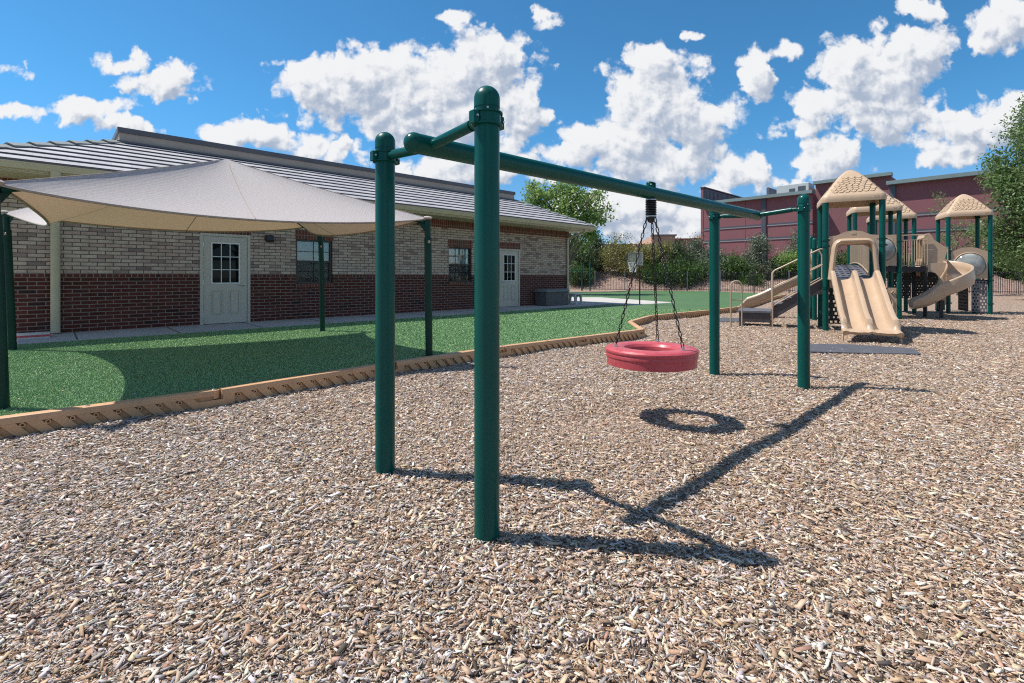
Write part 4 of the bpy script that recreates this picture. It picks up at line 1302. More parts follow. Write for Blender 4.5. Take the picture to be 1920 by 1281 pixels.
# roof courses
NC = 8
mb = MB()
for k in range(NC):
    t0, t1 = k / NC, min(1.0, (k + 1.15) / NC)
    def rect(t, dz):
        z = ZE + (ZI - ZE) * t + dz
        l = lambda a, c: a + (c - a) * t
        return [(l(ex0, ix0), l(ey0, iy0), z), (l(ex1, ix1), l(ey0, iy0), z), (l(ex1, ix1), l(ey1, iy1), z), (l(ex0, ix0), l(ey1, iy1), z)]
    lo, up_, lo2, inn_ = rect(t0, 0.048), rect(t1, 0.010), rect(t0 , 0.0), None
    for i in range(4):
        j = (i + 1) % 4
        mb.cur = 0
        mb.add([lo[i], lo[j], up_[j], up_[i]], [(0, 1, 2, 3)])
        mb.cur = 1
        mb.add([lo2[i], lo2[j], lo[j], lo[i]], [(0, 1, 2, 3)])
rf = mb.build('roof', [TILE, TILEE], hs, 0)
for (e, i_) in (((ex0, ey0), (ix0, iy0)), ((ex1, ey0), (ix1, iy0)), ((ex0, ey1), (ix0, iy1)), ((ex1, ey1), (ix1, iy1))):
    a = Vector((e[0], e[1], ZE + 0.075)); b_ = Vector((i_[0], i_[1], ZI + 0.075))
    dv = (b_ - a); ln_ = dv.length; t_ = dv / ln_; sd = t_.cross(Vector((0, 0, 1))).normalized(); up_ = sd.cross(t_)
    n = 9; mb = MB()
    for k in range(n):
        c_ = a + t_ * (ln_ * (k + 0.5) / n)
        tt = (t_ - up_ * 0.10).normalized(); uu = sd.cross(tt)
        h_ = ln_ / n * 0.56
        for sg in (-1, 1):
            s_ = (sd * sg - uu * 0.42).normalized()
            q = [c_ - tt * h_, c_ + tt * h_, c_ + tt * h_ + s_ * 0.15, c_ - tt * h_ + s_ * 0.15]
            mb.add(q + [p - uu * 0.03 for p in q], [(0, 1, 2, 3), (7, 6, 5, 4), (0, 4, 5, 1), (1, 5, 6, 2), (2, 6, 7, 3), (3, 7, 4, 0)])
    mb.build('hip_cap_row', CAPT, rf, 0)
# roof well: beige panel with a dark metal coping
mb = MB()
for (xa, xb, ya, yb) in ((ix0, ix1, iy0, iy0 + 0.12), (ix0, ix1, iy1 - 0.12, iy1), (ix0, ix0 + 0.12, iy0 + 0.12, iy1 - 0.12), (ix1 - 0.12, ix1, iy0 + 0.12, iy1 - 0.12)):
    mb.box(xa, xb, ya, yb, ZI - 0.05, ZI + 0.25)
mb.build('parapet', PARAB, hs, 0)
mb = MB()
q = 0.035
for (xa, xb, ya, yb) in ((ix0 - q, ix1 + q, iy0 - q, iy0 + 0.16), (ix0 - q, ix1 + q, iy1 - 0.16, iy1 + q), (ix0 - q, ix0 + 0.16, iy0 + 0.16, iy1 - 0.16), (ix1 - 0.16, ix1 + q, iy0 + 0.16, iy1 - 0.16)):
    mb.box(xa, xb, ya, yb, ZI + 0.245, ZI + 0.37)
mb.box(ix0 - 0.05, ix1 + 0.05, iy0 - 0.12, iy0 - 0.005, ZI - 0.01, ZI + 0.035)
mb.build('parapet_coping', COPING, hs, 0)
MB().box(ix0 + 0.1, ix1 - 0.1, iy0 + 0.1, iy1 - 0.1, ZI - 0.02, ZI).build('roof_deck', COPING, hs, 0)

# ------------------------------------------------------------------ things along the house
bx = thing('deck_box', 'dark grey plastic deck storage box with a domed lid against the brick wall', 'storage box', bpt(11.40, 0.42, ZT + 0.012), BROT)
mb = MB(); mb.bbox(-0.66, 0.66, -0.32, 0.32, 0.02, 0.56, 0.03); mb.box(-0.62, 0.62, -0.28, 0.28, 0.0, 0.02)
for k in range(-1, 2): mb.bbox(k * 0.42 - 0.17, k * 0.42 + 0.17, -0.328, -0.318, 0.09, 0.50, 0.004)
bb = mb.build('bin_body', BIN, bx, 25)
mb = MB(); rows = []
for k in range(9):
    y = -0.35 + 0.70 * k / 8
    zz = 0.57 + 0.075 * (1 - ((y) / 0.35) ** 2) ** 0.6 if abs(y) < 0.35 else 0.57
    rows.append([(-0.69, y, zz), (0.69, y, zz)])
rows = [[(-0.69, -0.35, 0.54), (0.69, -0.35, 0.54)]] + rows + [[(-0.69, 0.35, 0.54), (0.69, 0.35, 0.54)]]
mb.grid(rows)
n = len(rows)
mb.add([r_[0] for r_ in rows], [tuple(range(n))]); mb.add([r_[1] for r_ in rows], [tuple(range(n))])
mb.build('lid', BINLID, bx, 30)
MB().bbox(-0.08, 0.08, -0.36, -0.345, 0.50, 0.56, 0.006).build('latch', BIN, bx, 20)

st = thing('step_stool', 'small white plastic stool standing right of the grey storage box', 'stool', bpt(12.62, 0.62, ZT + 0.012), BROT)
MB().bbox(-0.24, 0.24, -0.18, 0.18, 0.40, 0.445, 0.02).build('seat', STOOLM, st, 25)
for sx in (-1, 1):
    mb = MB()
    o_ = sx * 0.21; i_ = sx * 0.16
    mb.prism([(-0.19, 0.0), (-0.10, 0.0), (-0.08, 0.26), (-0.04, 0.33), (0.04, 0.33), (0.08, 0.26), (0.10, 0.0), (0.19, 0.0), (0.165, 0.40), (-0.165, 0.40)], min(o_, i_), max(o_, i_), 'x')
    mb.build('leg', STOOLM, st, 20)

tb = thing('plastic_tray', 'low white and red plastic tray lying on the walkway behind the left canopy post', 'tray', (-8.95, 9.02, ZT + 0.012), BROT)
mb = MB(); mb.box(-0.3, 0.3, -0.16, 0.16, 0, 0.012)
for q_ in ((-0.3, 0.3, -0.16, -0.145), (-0.3, 0.3, 0.145, 0.16), (-0.3, -0.285, -0.145, 0.145), (0.285, 0.3, -0.145, 0.145)): mb.box(*q_, 0.012, 0.09)
mb.build('tray_body', STOOLM, tb, 0)
mb = MB(); mb.box(-0.305, 0.305, -0.168, -0.162, 0.03, 0.065); mb.box(0.302, 0.308, -0.15, 0.16, 0.03, 0.065)
mb.build('red_stripe', TIRE, tb, 0)

# ------------------------------------------------------------------ basketball hoop
bk = thing('basketball_hoop', 'small basketball hoop with clear backboard on a thin dark pole by the slab', 'basketball hoop', (5.22, 19.95, ZT), R(222))
mb = MB(); mb.cyl(0, 0, 0, 1.86, 0.026, 12)
mb.tube([(0, 0, 1.80), (0.26, 0, 1.98)], 0.016, 8); mb.tube([(0, 0, 1.62), (0.26, 0, 1.80)], 0.016, 8); mb.tube([(-0.12, 0, 1.92), (0.0, 0, 1.80)], 0.016, 8)
mb.build('pole', BLACKF, bk, 40)
m, nt, b, out = newmat('clear_backboard')
b.inputs['Base Color'].default_value = (0.30, 0.40, 0.42, 1); b.inputs['Roughness'].default_value = 0.1
tr_ = nt.nodes.new('ShaderNodeBsdfTransparent'); mx_ = nt.nodes.new('ShaderNodeMixShader'); mx_.inputs[0].default_value = 0.16
nt.links.new(tr_.outputs[0], mx_.inputs[1]); nt.links.new(b.outputs[0], mx_.inputs[2]); nt.links.new(mx_.outputs[0], out.inputs['Surface'])
bb = MB().box(0.27, 0.285, -0.32, 0.32, 1.62, 2.10).build('backboard', m, bk, 0)
mb = MB()
for q_ in ((-0.34, -0.32, 1.60, 2.12), (0.32, 0.34, 1.60, 2.12), (-0.32, 0.32, 1.60, 1.62), (-0.32, 0.32, 2.10, 2.12)): mb.box(0.262, 0.293, q_[0], q_[1], q_[2], q_[3])
for q_ in ((-0.13, -0.115, 1.72, 1.95), (0.115, 0.13, 1.72, 1.95), (-0.115, 0.115, 1.935, 1.95), (-0.115, 0.115, 1.72, 1.735)): mb.box(0.286, 0.290, *q_)
mb.build('board_frame', mat('grey_board_frame', (0.22, 0.23, 0.24), 0.5), bb, 0)
rp = [(0.49 + 0.19 * math.cos(a), 0.19 * math.sin(a), 1.70) for a in [2 * PI * k / 20 for k in range(20)]]
MB().tube(rp, 0.009, 6, closed=True).tube([(0.28, 0, 1.70), (0.31, 0, 1.70)], 0.02, 6).build('rim', mat('rim_grey', (0.45, 0.42, 0.42), 0.4), bk, 40)
mb = MB()
for k in range(12):
    for sg in (1, -1):
        pts = []
        for j in range(6):
            a = 2 * PI * (k + sg * j * 0.5) / 12; r_ = 0.19 - 0.075 * (j / 5) ** 0.8
            pts.append((0.49 + r_ * math.cos(a), r_ * math.sin(a), 1.70 - 0.38 * j / 5))
        mb.tube(pts, 0.0055, 4, caps=False)
mb.build('net', WHITEP, bk, 40)

# ------------------------------------------------------------------ climbing bars far away behind the house
cbz = thing('climbing_bars', 'green climbing bars standing on chips beyond the right end of the brick house', 'climbing bars', (5.3, 37.0, ZT + 0.05), R(0))
for x in (0.0, 0.62):
    mb = MB(); mb.cyl(x, 0, 0, 2.05, 0.055, 12); mb.lathe([(0.058, 2.05), (0.055, 2.09), (0.03, 2.12), (0, 2.125)], (x, 0, 0), 12)
    mb.build('post', GREEN, cbz, 40)
MB().tube([(-1.6, 0, 1.55), (0.3, 0, 1.55)], 0.04, 10).build('bar', GREEN, cbz, 40)

# ------------------------------------------------------------------ play structure
# local frame: x along the front of the first deck, y away from it; origin at its front left post
PR = R(-27)
ps = thing('play_structure', 'large playground structure with beige peaked roofs, double slide and spiral slide on green posts', 'play structure', (7.52, 11.70, 0), PR)
S = 1.10
def post(x, y, h, r=0.0635, clamps=(), mat_=GREEN, cap=True, z0=-0.05):
    mb = MB()
    if cap:
        mb.tube([(x, y, z0), (x, y, h - 0.08)], r, 20, caps=False)
        mb.lathe([(r, h - 0.085), (r + 0.002, h - 0.085)] + [((r + 0.002) * math.cos(a), h - 0.06 + (r) * math.sin(a)) for a in [k * PI / 12 for k in range(6)]] + [(0.002, h)], (x, y, 0), 20)
    else:
        mb.tube([(x, y, z0), (x, y, h)], r, 20)
    for z in clamps:
        mb.lathe([(r + 0.001, z - 0.022), (r + 0.012, z - 0.022), (r + 0.012, z - 0.010), (r + 0.004, z - 0.010), (r + 0.004, z + 0.010), (r + 0.012, z + 0.010), (r + 0.012, z + 0.022), (r + 0.001, z + 0.022)], (x, y, 0), 20, closed=True)
        mb.bbox(x + r, x + r + 0.03, y - 0.02, y + 0.02, z - 0.02, z + 0.02, 0.004)
    return mb.build('post', mat_, ps, 40)

def play_roof(x0, y0, ze, first=None):
    """beige pyramid roof over the square (x0,y0)-(x0+S,y0+S); ze = lower edge of its skirt"""
    if first is not None:
        o = first.copy(); C.objects.link(o); o.parent = ps; o.location = (x0 + S / 2, y0 + S / 2, ze)
        return o
    mb = MB(); hb = S / 2 + 0.085; sk = 0.165
    def ringpts(h_, z, rc):
        pts = []
        for (sx, sy, a0) in ((1, 1, 0), (-1, 1, PI / 2), (-1, -1, PI), (1, -1, 1.5 * PI)):
            for k in range(5):
                a = a0 + PI / 2 * k / 4
                pts.append((sx * (h_ - rc) + rc * math.cos(a), sy * (h_ - rc) + rc * math.sin(a), z))
        return pts
    prof = [(hb - 0.03, 0.0, 0.12), (hb, 0.0, 0.13), (hb + 0.006, 0.06, 0.13), (hb - 0.002, sk - 0.03, 0.13), (hb - 0.02, sk, 0.12), (hb - 0.085, sk + 0.075, 0.10), (0.30, sk + 0.425, 0.07), (0.17, sk + 0.575, 0.06), (0.10, sk + 0.635, 0.05), (0.045, sk + 0.665, 0.03), (0.008, sk + 0.675, 0.004)]
    rows = [ringpts(*p) for p in prof]
    mb.grid(rows, close=True)
    n = len(rows[0]); mb.add(rows[-1], [tuple(range(n))])
    # underside: shallow hollow
    und = [ringpts(hb - 0.03, 0.0, 0.12), ringpts(hb - 0.05, 0.12, 0.11), ringpts(0.25, 0.50, 0.07), ringpts(0.01, 0.60, 0.005)]
    mb.grid(und, close=True)
    # scalloped shingles in rows on the four faces
    zb, zt = sk + 0.075, sk + 0.425
    hb_, ht_ = hb - 0.085, 0.30
    sl_ = Vector((0, -(hb_ - ht_), -(zt - zb))).normalized()       # down the slope on the front face (normal -y)
    nr = Vector((0, -(zt - zb), hb_ - ht_)).normalized()
    for f in range(4):
        M_ = Matrix.Rotation(PI / 2 * f, 3, 'Z')
        nrow = 8
        for r_ in range(nrow):
            t = (r_ + 0.45) / nrow * 1.18
            hw = hb_ + (ht_ - hb_) * t; z = zb + (zt - zb) * t
            yy = -hw
            half = hw - 0.11 - 0.03 * (r_ == nrow - 1)
            cw = 0.118
            m_ = max(1, int(round(2 * half / cw)))
            for k in range(m_ + (r_ % 2)):
                cx = -half + (k + (0.5 if r_ % 2 == 0 else 0.0)) * 2 * half / m_
                w_ = 0.5 * 2 * half / m_ * 0.94
                pts = [(-w_ * math.cos(a), 0.058 * math.sin(a)) for a in [PI * q / 6 for q in range(7)]]
                base = Vector((cx, yy, z)) + nr * 0.001
                top = [base + Vector((px, 0, 0)) + sl_ * py + nr * 0.015 for px, py in pts]
                bot = [base + Vector((px, 0, 0)) + sl_ * py - nr * 0.004 for px, py in pts]
                back = [base + Vector((-w_, 0, 0)) - sl_ * 0.03 + nr * 0.000, base + Vector((w_, 0, 0)) - sl_ * 0.03 + nr * 0.000]
                vs = [M_ @ p for p in top + bot + back]
                fs = [tuple(range(7)) + (15, 14)] + [(q, q + 7, q + 8, q + 1) for q in range(6)]
                mb.add(vs, fs)
    mb.bbox(0.36, 0.47, -hb - 0.010, -hb + 0.002, 0.06, 0.115, 0.004)
    o = mb.build('roof', BEIGE2, ps, 32, fix=True)
    o.location = (x0 + S / 2, y0 + S / 2, ze)
    return o

def bars(path_pts, z0, z1, n, mat_=TANRAIL, name='barrier', r=0.011, top=True, mid=True, label=None):
    a, b_ = Vector(path_pts[0]), Vector(path_pts[1])
    mb = MB()
    def P(t, z): q = a.lerp(b_, t); return (q.x, q.y, q.z + z)
    mb.tube([P(0, z1), P(1, z1)], 0.016, 8); mb.tube([P(0, z0), P(1, z0)], 0.016, 8)
    if mid: mb.tube([P(0, z1 - 0.16), P(1, z1 - 0.16)], 0.010, 6)
    for k in range(n + 1):
        t = k / n
        mb.tube([P(t, z0), P(t, z1 - (0.16 if (mid and 0 < k < n) else 0))], r if 0 < k < n else 0.016, 6)
    return mb.build(name, mat_, ps, 40, label)

def lattice(x0, x1, z0, z1, y, axis='y', nx=9, nz=10, name='perforated_panel', mat_=DKDECK, hole=0.55):
    mb = MB(); dx, dz = (x1 - x0) / nx, (z1 - z0) / nz
    th = 0.012
    def bxx(a, b_, c_, d_):
        if axis == 'y': mb.box(a, b_, y - th, y + th, c_, d_)
        else: mb.box(y - th, y + th, a, b_, c_, d_)
    hz = dz * (1 - hole) / 2
    for j in range(nz):
        za = z0 + j * dz
        bxx(x0, x1, za, za + hz); bxx(x0, x1, za + dz - hz, za + dz)
        off = 0.5 if j % 2 else 0.0
        e = [x0]
        for i in range(nx + 1):
            c_ = x0 + (i + off) * dx
            h0, h1 = c_ + dx * (1 - hole) / 2, c_ + dx * (1 + hole) / 2
            if h1 < x1 - dx * 0.2:
                e += [h0, h1]
        e.append(x1)
        for p, q in zip(e[::2], e[1::2]):
            bxx(p, q, za + hz, za + dz - hz)
    return mb.build(name, mat_, ps, 0)

def deck(x0, x1, y0, y1, z, th=0.16):
    mb = MB(); mb.bbox(x0, x1, y0, y1, z - th, z, 0.01)
    return mb.build('deck', DKDECK, ps, 20)

def ring_panel(x0, x1, z0, z1, y, cx, cz, r, bubble=True, arch=0.0, name='bubble_panel', th=0.025):
    """flat beige panel in the xz plane with a round hole (and a cloudy dome in it)"""
    mb = MB(); n = 40
    def outer(a):
        dx, dz = math.cos(a), math.sin(a)
        t = min(((x1 - cx) / dx) if dx > 1e-6 else ((x0 - cx) / dx) if dx < -1e-6 else 9e9, ((z1 - cz) / dz) if dz > 1e-6 else ((z0 - cz) / dz) if dz < -1e-6 else 9e9)
        px, pz = cx + dx * t, cz + dz * t
        if arch and abs(pz - z1) < 1e-6:
            pz += arch * max(0, math.cos((px - (x0 + x1) / 2) / (x1 - x0) * PI * 1.25)) ** 0.7
        return px, pz
    angs = sorted([2 * PI * k / n for k in range(n)] + [math.atan2(zz - cz, xx - cx) % (2 * PI) for xx in (x0, x1) for zz in (z0, z1)])
    angs = [a for i, a in enumerate(angs) if i == 0 or a - angs[i - 1] > 1e-4]
    rows = []
    for yy, kind in ((y - th, 'o'), (y - th, 'i'), (y + th, 'i'), (y + th, 'o')):
        rows.append([((outer(a)[0], yy, outer(a)[1]) if kind == 'o' else (cx + r * math.cos(a), yy, cz + r * math.sin(a))) for a in angs])
    rows.append(rows[0])
    mb.grid(rows, close=True)
    mb.tube([(cx + (r + 0.02) * math.cos(a), y - th - 0.004, cz + (r + 0.02) * math.sin(a)) for a in [2 * PI * k / 40 for k in range(40)]], 0.022, 8, closed=True)
    p = mb.build(name, BEIGE, ps, 35)
    if bubble:
        d = MB(); d.lathe([((r) * math.cos(a), 0.16 * math.sin(a)) for a in [k * PI / 2 / 9 for k in range(9)]] + [(0.001, 0.16)], (cx, y - 0.01, cz), 36, axis=(0, -1, 0))
        d.build('bubble_window', BUBBLE, p, 60)
        bt = MB()
        for k in range(10):
            a = 2 * PI * k / 10 + 0.2
            bt.lathe([(0, 0), (0.010, 0), (0.008, 0.005), (0, 0.006)], (cx + (r + 0.055) * math.cos(a), y - th - 0.002, cz + (r + 0.055) * math.sin(a)), 8, axis=(0, -1, 0))
        bt.build('bolt', STEEL, p, 40)
    return p

def chute(path, width, hw, wall, name, mat_, shape='u', nprof=None, th=0.03, wfun=None, tilt=None):
    """sweep an open U section along a path; hw(t) wall height along it"""
    P = [Vector(p) for p in path]; m = len(P); top = []; bot = []
    for i in range(m):
        t = (P[min(i + 1, m - 1)] - P[max(i - 1, 0)]).normalized()
        sd = Vector((t.y, -t.x, 0)).normalized()          # right hand side of travel
        up_ = sd.cross(t).normalized()
        if up_.z < 0: up_ = -up_
        if tilt:
            a = tilt(i / (m - 1)); sd, up_ = sd * math.cos(a) + up_ * math.sin(a), up_ * math.cos(a) - sd * math.sin(a)
        h_ = hw(i / (m - 1)); w_ = width / 2
        pr = []
        # outer lip, rounded wall top, inside wall, bed with filleted corners, mirrored
        half = [(w_ + 0.012, h_ - 0.05), (w_ + 0.016, h_ - 0.02), (w_ + 0.008, h_), (w_ - wall * 0.5, h_ + 0.012), (w_ - wall, h_ - 0.008), (w_ - wall - 0.010, h_ * 0.55), (w_ - wall - 0.022, h_ * 0.22), (w_ - wall - 0.055, 0.035 * min(1, h_ / 0.1)), (w_ - wall - 0.10, 0.006), (0.0, 0.0)]
        pr = [(-x, z) for x, z in half] + [(x, z) for x, z in reversed(half[:-1])]
        top.append([P[i] + sd * x + up_ * z for x, z in pr])
        bw = [(w_ + 0.012, h_ - 0.05), (w_ + 0.002, h_ * 0.35 - 0.02), (w_ - 0.05, -th * 0.6), (w_ * 0.55, -th * 1.5), (0.0, -th * 1.7)]
        pb = [(-x, z) for x, z in bw] + [(x, z) for x, z in reversed(bw[:-1])]
        bot.append([P[i] + sd * x + up_ * z for x, z in pb])
    mb = MB(); mb.grid(top); mb.grid(bot)
    n, k = len(top[0]), len(bot[0])
    for r_ in (0, -1):
        pts = top[r_] + list(reversed(bot[r_]))[1:-1]
        mb.add(pts, [tuple(range(len(pts)))])
    return mb

# --- tower one: posts, roof, deck, front panel with hood, double slide
D1 = 1.20
for (x, y) in ((0, 0), (S, 0), (0, S), (S, S)):
    post(x, y, 3.12, clamps=(1.02, 2.02, 2.16) if y == 0 else (1.02, 2.05), cap=False)
roof1 = play_roof(0, 0, 3.055)
deck(0.05, S - 0.05, 0.02, S, D1)
mb = MB()
ol = [(0.075, 1.02), (0.075, 2.25), (0.22, 2.265), (0.38, 2.345), (0.55, 2.375), (0.72, 2.345), (0.88, 2.265), (1.025, 2.25), (1.025, 1.02), (0.955, 1.02), (0.945, 1.55), (0.90, 1.86), (0.84, 1.98), (0.74, 2.03), (0.36, 2.03), (0.26, 1.98), (0.20, 1.86), (0.155, 1.55), (0.145, 1.02)]
mb.prism(ol, -0.02, 0.02, 'y')
fp = mb.build('arch_panel', BEIGE, ps, 30)
mb = MB()
mb.bbox(0.50, 0.60, -0.027, -0.02, 2.285, 2.33, 0.003)
for px, pz in ((0.105, 2.18), (0.995, 2.18), (0.105, 1.2), (0.995, 1.2)):
    mb.lathe([(0, 0), (0.012, 0), (0.010, 0.006), (0, 0.007)], (px, -0.021, pz), 10, axis=(0, -1, 0))
mb.build('panel_fixing', TANRAIL, fp, 30)
# hood: a thick rounded hoop leaning out over the slide
rows = []
hp = [(0.09, -0.20, 1.22), (0.11, -0.21, 1.45), (0.135, -0.225, 1.70), (0.155, -0.24, 1.90)]
hp += [tuple(v_) for v_ in bez((0.16, -0.245, 1.95), (0.18, -0.25, 2.12), (0.32, -0.25, 2.125), 6)]
full = hp + [(S - 0.02 - x, y, z) for x, y, z in reversed(hp)]
for i, p in enumerate(full):
    a = Vector(full[max(0, i - 1)]); b_ = Vector(full[min(len(full) - 1, i + 1)])
    t = (b_ - a).normalized(); outw = Vector((-t.z, 0, t.x)).normalized()
    c_ = Vector(p)
    w_ = 0.047
    sec = [(-w_, 0.0), (-w_, 0.10), (-w_ * 0.8, 0.19), (-0.01, 0.215), (w_ * 0.5, 0.215), (w_, 0.20), (w_ + 0.012, 0.13), (w_ + 0.004, 0.05), (w_ * 0.5, -0.01), (0, -0.03), (-w_ * 0.7, -0.02)]
    rows.append([c_ + outw * q[0] + Vector((0, q[1], 0)) for q in sec])
mb = MB(); mb.grid(rows, close=True); mb.add(rows[0], [tuple(range(len(sec)))]); mb.add(rows[-1], [tuple(range(len(sec)))])
mb.build('slide_hood', BEIGE, ps, 50)
# double slide
def slide_path(t):
    y = -0.02 - 2.22 * t
    if t < 0.08: z = 1.235 - 0.06 * (t / 0.08) ** 2
    else:
        q = (t - 0.08) / 0.92
        z = 1.175 - 0.60 * q - 1.0 * (0.25 * (1 - (1 - q) ** 2.4))
    return y, z
pts = []
for i in range(41):
    t = i / 40
    pts.append(slide_path(t))
zs = [p[1] for p in pts]
# explicit profile: platform, straight bed, run-out
ctrl = [(0.0, 1.255), (-0.10, 1.25), (-0.22, 1.20), (-1.38, 0.455), (-1.64, 0.315), (-1.88, 0.245), (-2.14, 0.225), (-2.28, 0.205)]
bp = rpath([(0, y, z) for y, z in ctrl], 0.20, 5)
xc = S / 2 - 0.01; wtot = 0.93
rows_t, rows_b = [], []
m = len(bp)
for i, p in enumerate(bp):
    t_ = i / (m - 1); y, z = p.y, p.z
    q = max(0.0, min(1.0, (-y - 1.95) / 0.13)); q = q * q * (3 - 2 * q)
    h_ = 0.215 * (1 - q) + 0.018 * q
    if -y < 0.15: h_ = 0.12 + 0.095 * (-y / 0.15)
    d = (bp[min(i + 1, m - 1)] - bp[max(i - 1, 0)]).normalized(); up_ = Vector((0, -d.z, d.y)); up_ = up_ if up_.z > 0 else -up_
    fl = 0.004 * max(0, min(1, (-y - 1.0) / 1.1))      # slight flare at the foot
    w_ = wtot / 2 + fl
    def lane(sgn):
        return [(w_ + 0.010, h_ - 0.08), (w_ + 0.014, h_ - 0.03), (w_ + 0.002, h_), (w_ - 0.045, h_ + 0.008), (w_ - 0.085, h_ - 0.006), (w_ - 0.100, h_ * 0.5), (w_ - 0.115, h_ * 0.18), (w_ - 0.16, 0.006), (0.22, 0.0), (0.115, 0.006 + 0.002), (0.068, h_ * 0.2), (0.054, h_ * 0.55), (0.042, h_ - 0.004), (0.0, h_ + 0.008)]
    L_ = lane(1)
    pr = [(-x, zz) for x, zz in L_] + [(x, zz) for x, zz in reversed(L_[:-1])]
    lipdrop = 0.0
    rows_t.append([Vector((xc + x, y - (0.05 * (1 - min(1, abs(abs(x) - 0.28) / 0.28) ** 2) if i == m - 1 else 0), z)) + up_ * zz for x, zz in pr])
    bt = [(w_ + 0.010, h_ - 0.08), (w_ - 0.03, min(0.02, h_ - 0.09)), (w_ - 0.10, -0.045), (0.28, -0.05), (0.05, -0.04), (0, -0.02)]
    pb = [(-x, zz) for x, zz in bt] + [(x, zz) for x, zz in reversed(bt[:-1])]
    rows_b.append([Vector((xc + x, y, z)) + up_ * zz for x, zz in pb])
mb = MB(); mb.grid(rows_t); mb.grid(rows_b)
for r_ in (0, -1):
    pts_ = rows_t[r_] + list(reversed(rows_b[r_]))[1:-1]
    # close the end by a strip
    nT, nB = len(rows_t[r_]), len(rows_b[r_])
    tv, bv = rows_t[r_], rows_b[r_]
    for i in range(nT - 1):
        j0 = int(round(i * (nB - 1) / (nT - 1))); j1 = int(round((i + 1) * (nB - 1) / (nT - 1)))
        mb.add([tv[i], tv[i + 1], bv[j1], bv[j0]], [(0, 1, 2, 3) if j0 != j1 else (0, 1, 2)])
ds = mb.build('double_slide', BEIGE, ps, 50)
for sx in (-1, 1):
    x = xc + sx * 0.44
    mb = MB()
    mb.tube(rpath([(x - sx * 0.12, -2.02, 0.165), (x + sx * 0.02, -2.12, 0.150), (x + sx * 0.03, -2.16, -0.05)], 0.07), 0.022, 10)
    mb.build('slide_leg', TANRAIL, ds, 40)
mb = MB()
for k in range(7):
    mb.obox((xc + 0.30 + k * 0.012, -1.88 + k * 0.018, 0.2500), (0.72, 0.69, 0.0), (-0.69, 0.72, 0), (0, 0, 1), 0.07 - 0.006 * k, 0.004, 0.002) if k < 3 else None
mb.build('scuff_mark', STRING, ds, 0)
# shaded panel behind and under the first deck
lattice(0.08, 0.98, 0.08, 1.02, S - 0.02, 'y', 9, 9)
lattice(0.10, 1.0, 0.10, 1.02, 0.03, 'x', 7, 8) if False else None
# arch bridge going back from the first deck, with bars
mb = MB()
rows = []
for k in range(15):
    t = k / 14; y = S + 0.02 + 3.3 * t; z = D1 + 0.02 + 0.40 * t + 0.16 * math.sin(PI * t)
    rows.append([(0.30, y, z - 0.05), (0.30, y, z), (1.06, y, z), (1.06, y, z - 0.05)])
mb.grid(rows, close=True)
for k in range(14):
    t = (k + 0.5) / 14; y = S + 0.02 + 3.3 * t; z = D1 + 0.02 + 0.40 * t + 0.16 * math.sin(PI * t)
    for q in range(5): mb.box(0.36 + q * 0.14, 0.44 + q * 0.14, y - 0.04, y + 0.04, z - 0.004, z + 0.010)
mb.build('arch_bridge', TREAD, ps, 40)
for xx in (0.28, 1.08):
    mb = MB()
    def bz(t): return D1 + 0.02 + 0.40 * t + 0.16 * math.sin(PI * t)
    mb.tube([(xx, S + 0.02 + 3.3 * k / 14, bz(k / 14) + 0.88) for k in range(15)], 0.017, 8)
    mb.tube([(xx, S + 0.02 + 3.3 * k / 14, bz(k / 14) + 0.06) for k in range(15)], 0.017, 8)
    for k in range(20):
        t = (k + 0.5) / 20; y = S + 0.02 + 3.3 * t
        mb.tube([(xx, y, bz(t) + 0.06), (xx, y, bz(t) + 0.88)], 0.010, 6)
    mb.build('bridge_railing', TANRAIL, ps, 40)
# ribbed beige activity panel beside the bridge
mb = MB(); mb.bbox(1.12, 1.46, 2.98, 3.02, 1.30, 2.20, 0.01)
for k in range(9): mb.box(1.14 + k * 0.035, 1.155 + k * 0.035, 2.965, 2.981, 1.33, 2.17)
mb.build('ribbed_panel', BEIGE2, ps, 20)
post(1.50, 3.02, 2.35, 0.05)

# --- stair on the left of deck one, with transfer platform, handrails
st0, st1 = -1.10, -0.08
for y in (0.14, 0.98):
    mb = MB()
    mb.prism([(st0, 0.22), (st0 + 0.02, 0.50), (st1, D1 + 0.02), (st1 + 0.06, D1 + 0.02), (st1 + 0.06, D1 - 0.34), (st1 - 0.1, D1 - 0.34)], y - 0.012, y + 0.012, 'y')
    mb.build('stair_side', STRING, ps, 20)
    mb = MB()
    q = y + (-0.03 if y < 0.5 else 0.03)
    mb.tube(rpath([(st0 - 0.02, q, 0.05), (st0 - 0.02, q, 1.42), (st1 + 0.02, q, 1.98), (st1 + 0.10, q, 1.86), (st1 + 0.10, q, 1.10)], 0.09), 0.019, 10)
    mb.tube([(st0 - 0.02, q, 0.98), (st1 + 0.08, q, 1.60)], 0.016, 8)
    mb.tube([(st0 - 0.0, q, 0.56), (st1 + 0.06, q, D1 + 0.06)], 0.014, 8)
    mb.build('handrail', TANRAIL, ps, 40)
mb = MB()
for k in range(4):
    t = (k + 0.5) / 4; x = st0 + (st1 - st0) * t; z = 0.46 + (D1 - 0.46) * (k + 1) / 5
    mb.bbox(x - 0.13, x + 0.13, 0.155, 0.965, z - 0.05, z, 0.006)
mb.build('stair_tread', TREAD, ps, 20)
mb = MB(); mb.bbox(st0 - 0.82, st0 - 0.03, 0.12, 1.0, 0.36, 0.43, 0.02)
tpf = mb.build('transfer_platform', TREAD, ps, 20)
mb = MB(); mb.box(st0 - 0.78, st0 - 0.06, 0.15, 0.17, 0.12, 0.355); mb.box(st0 - 0.78, st0 - 0.06, 0.95, 0.97, 0.12, 0.355); mb.box(st0 - 0.79, st0 - 0.77, 0.17, 0.95, 0.12, 0.355)
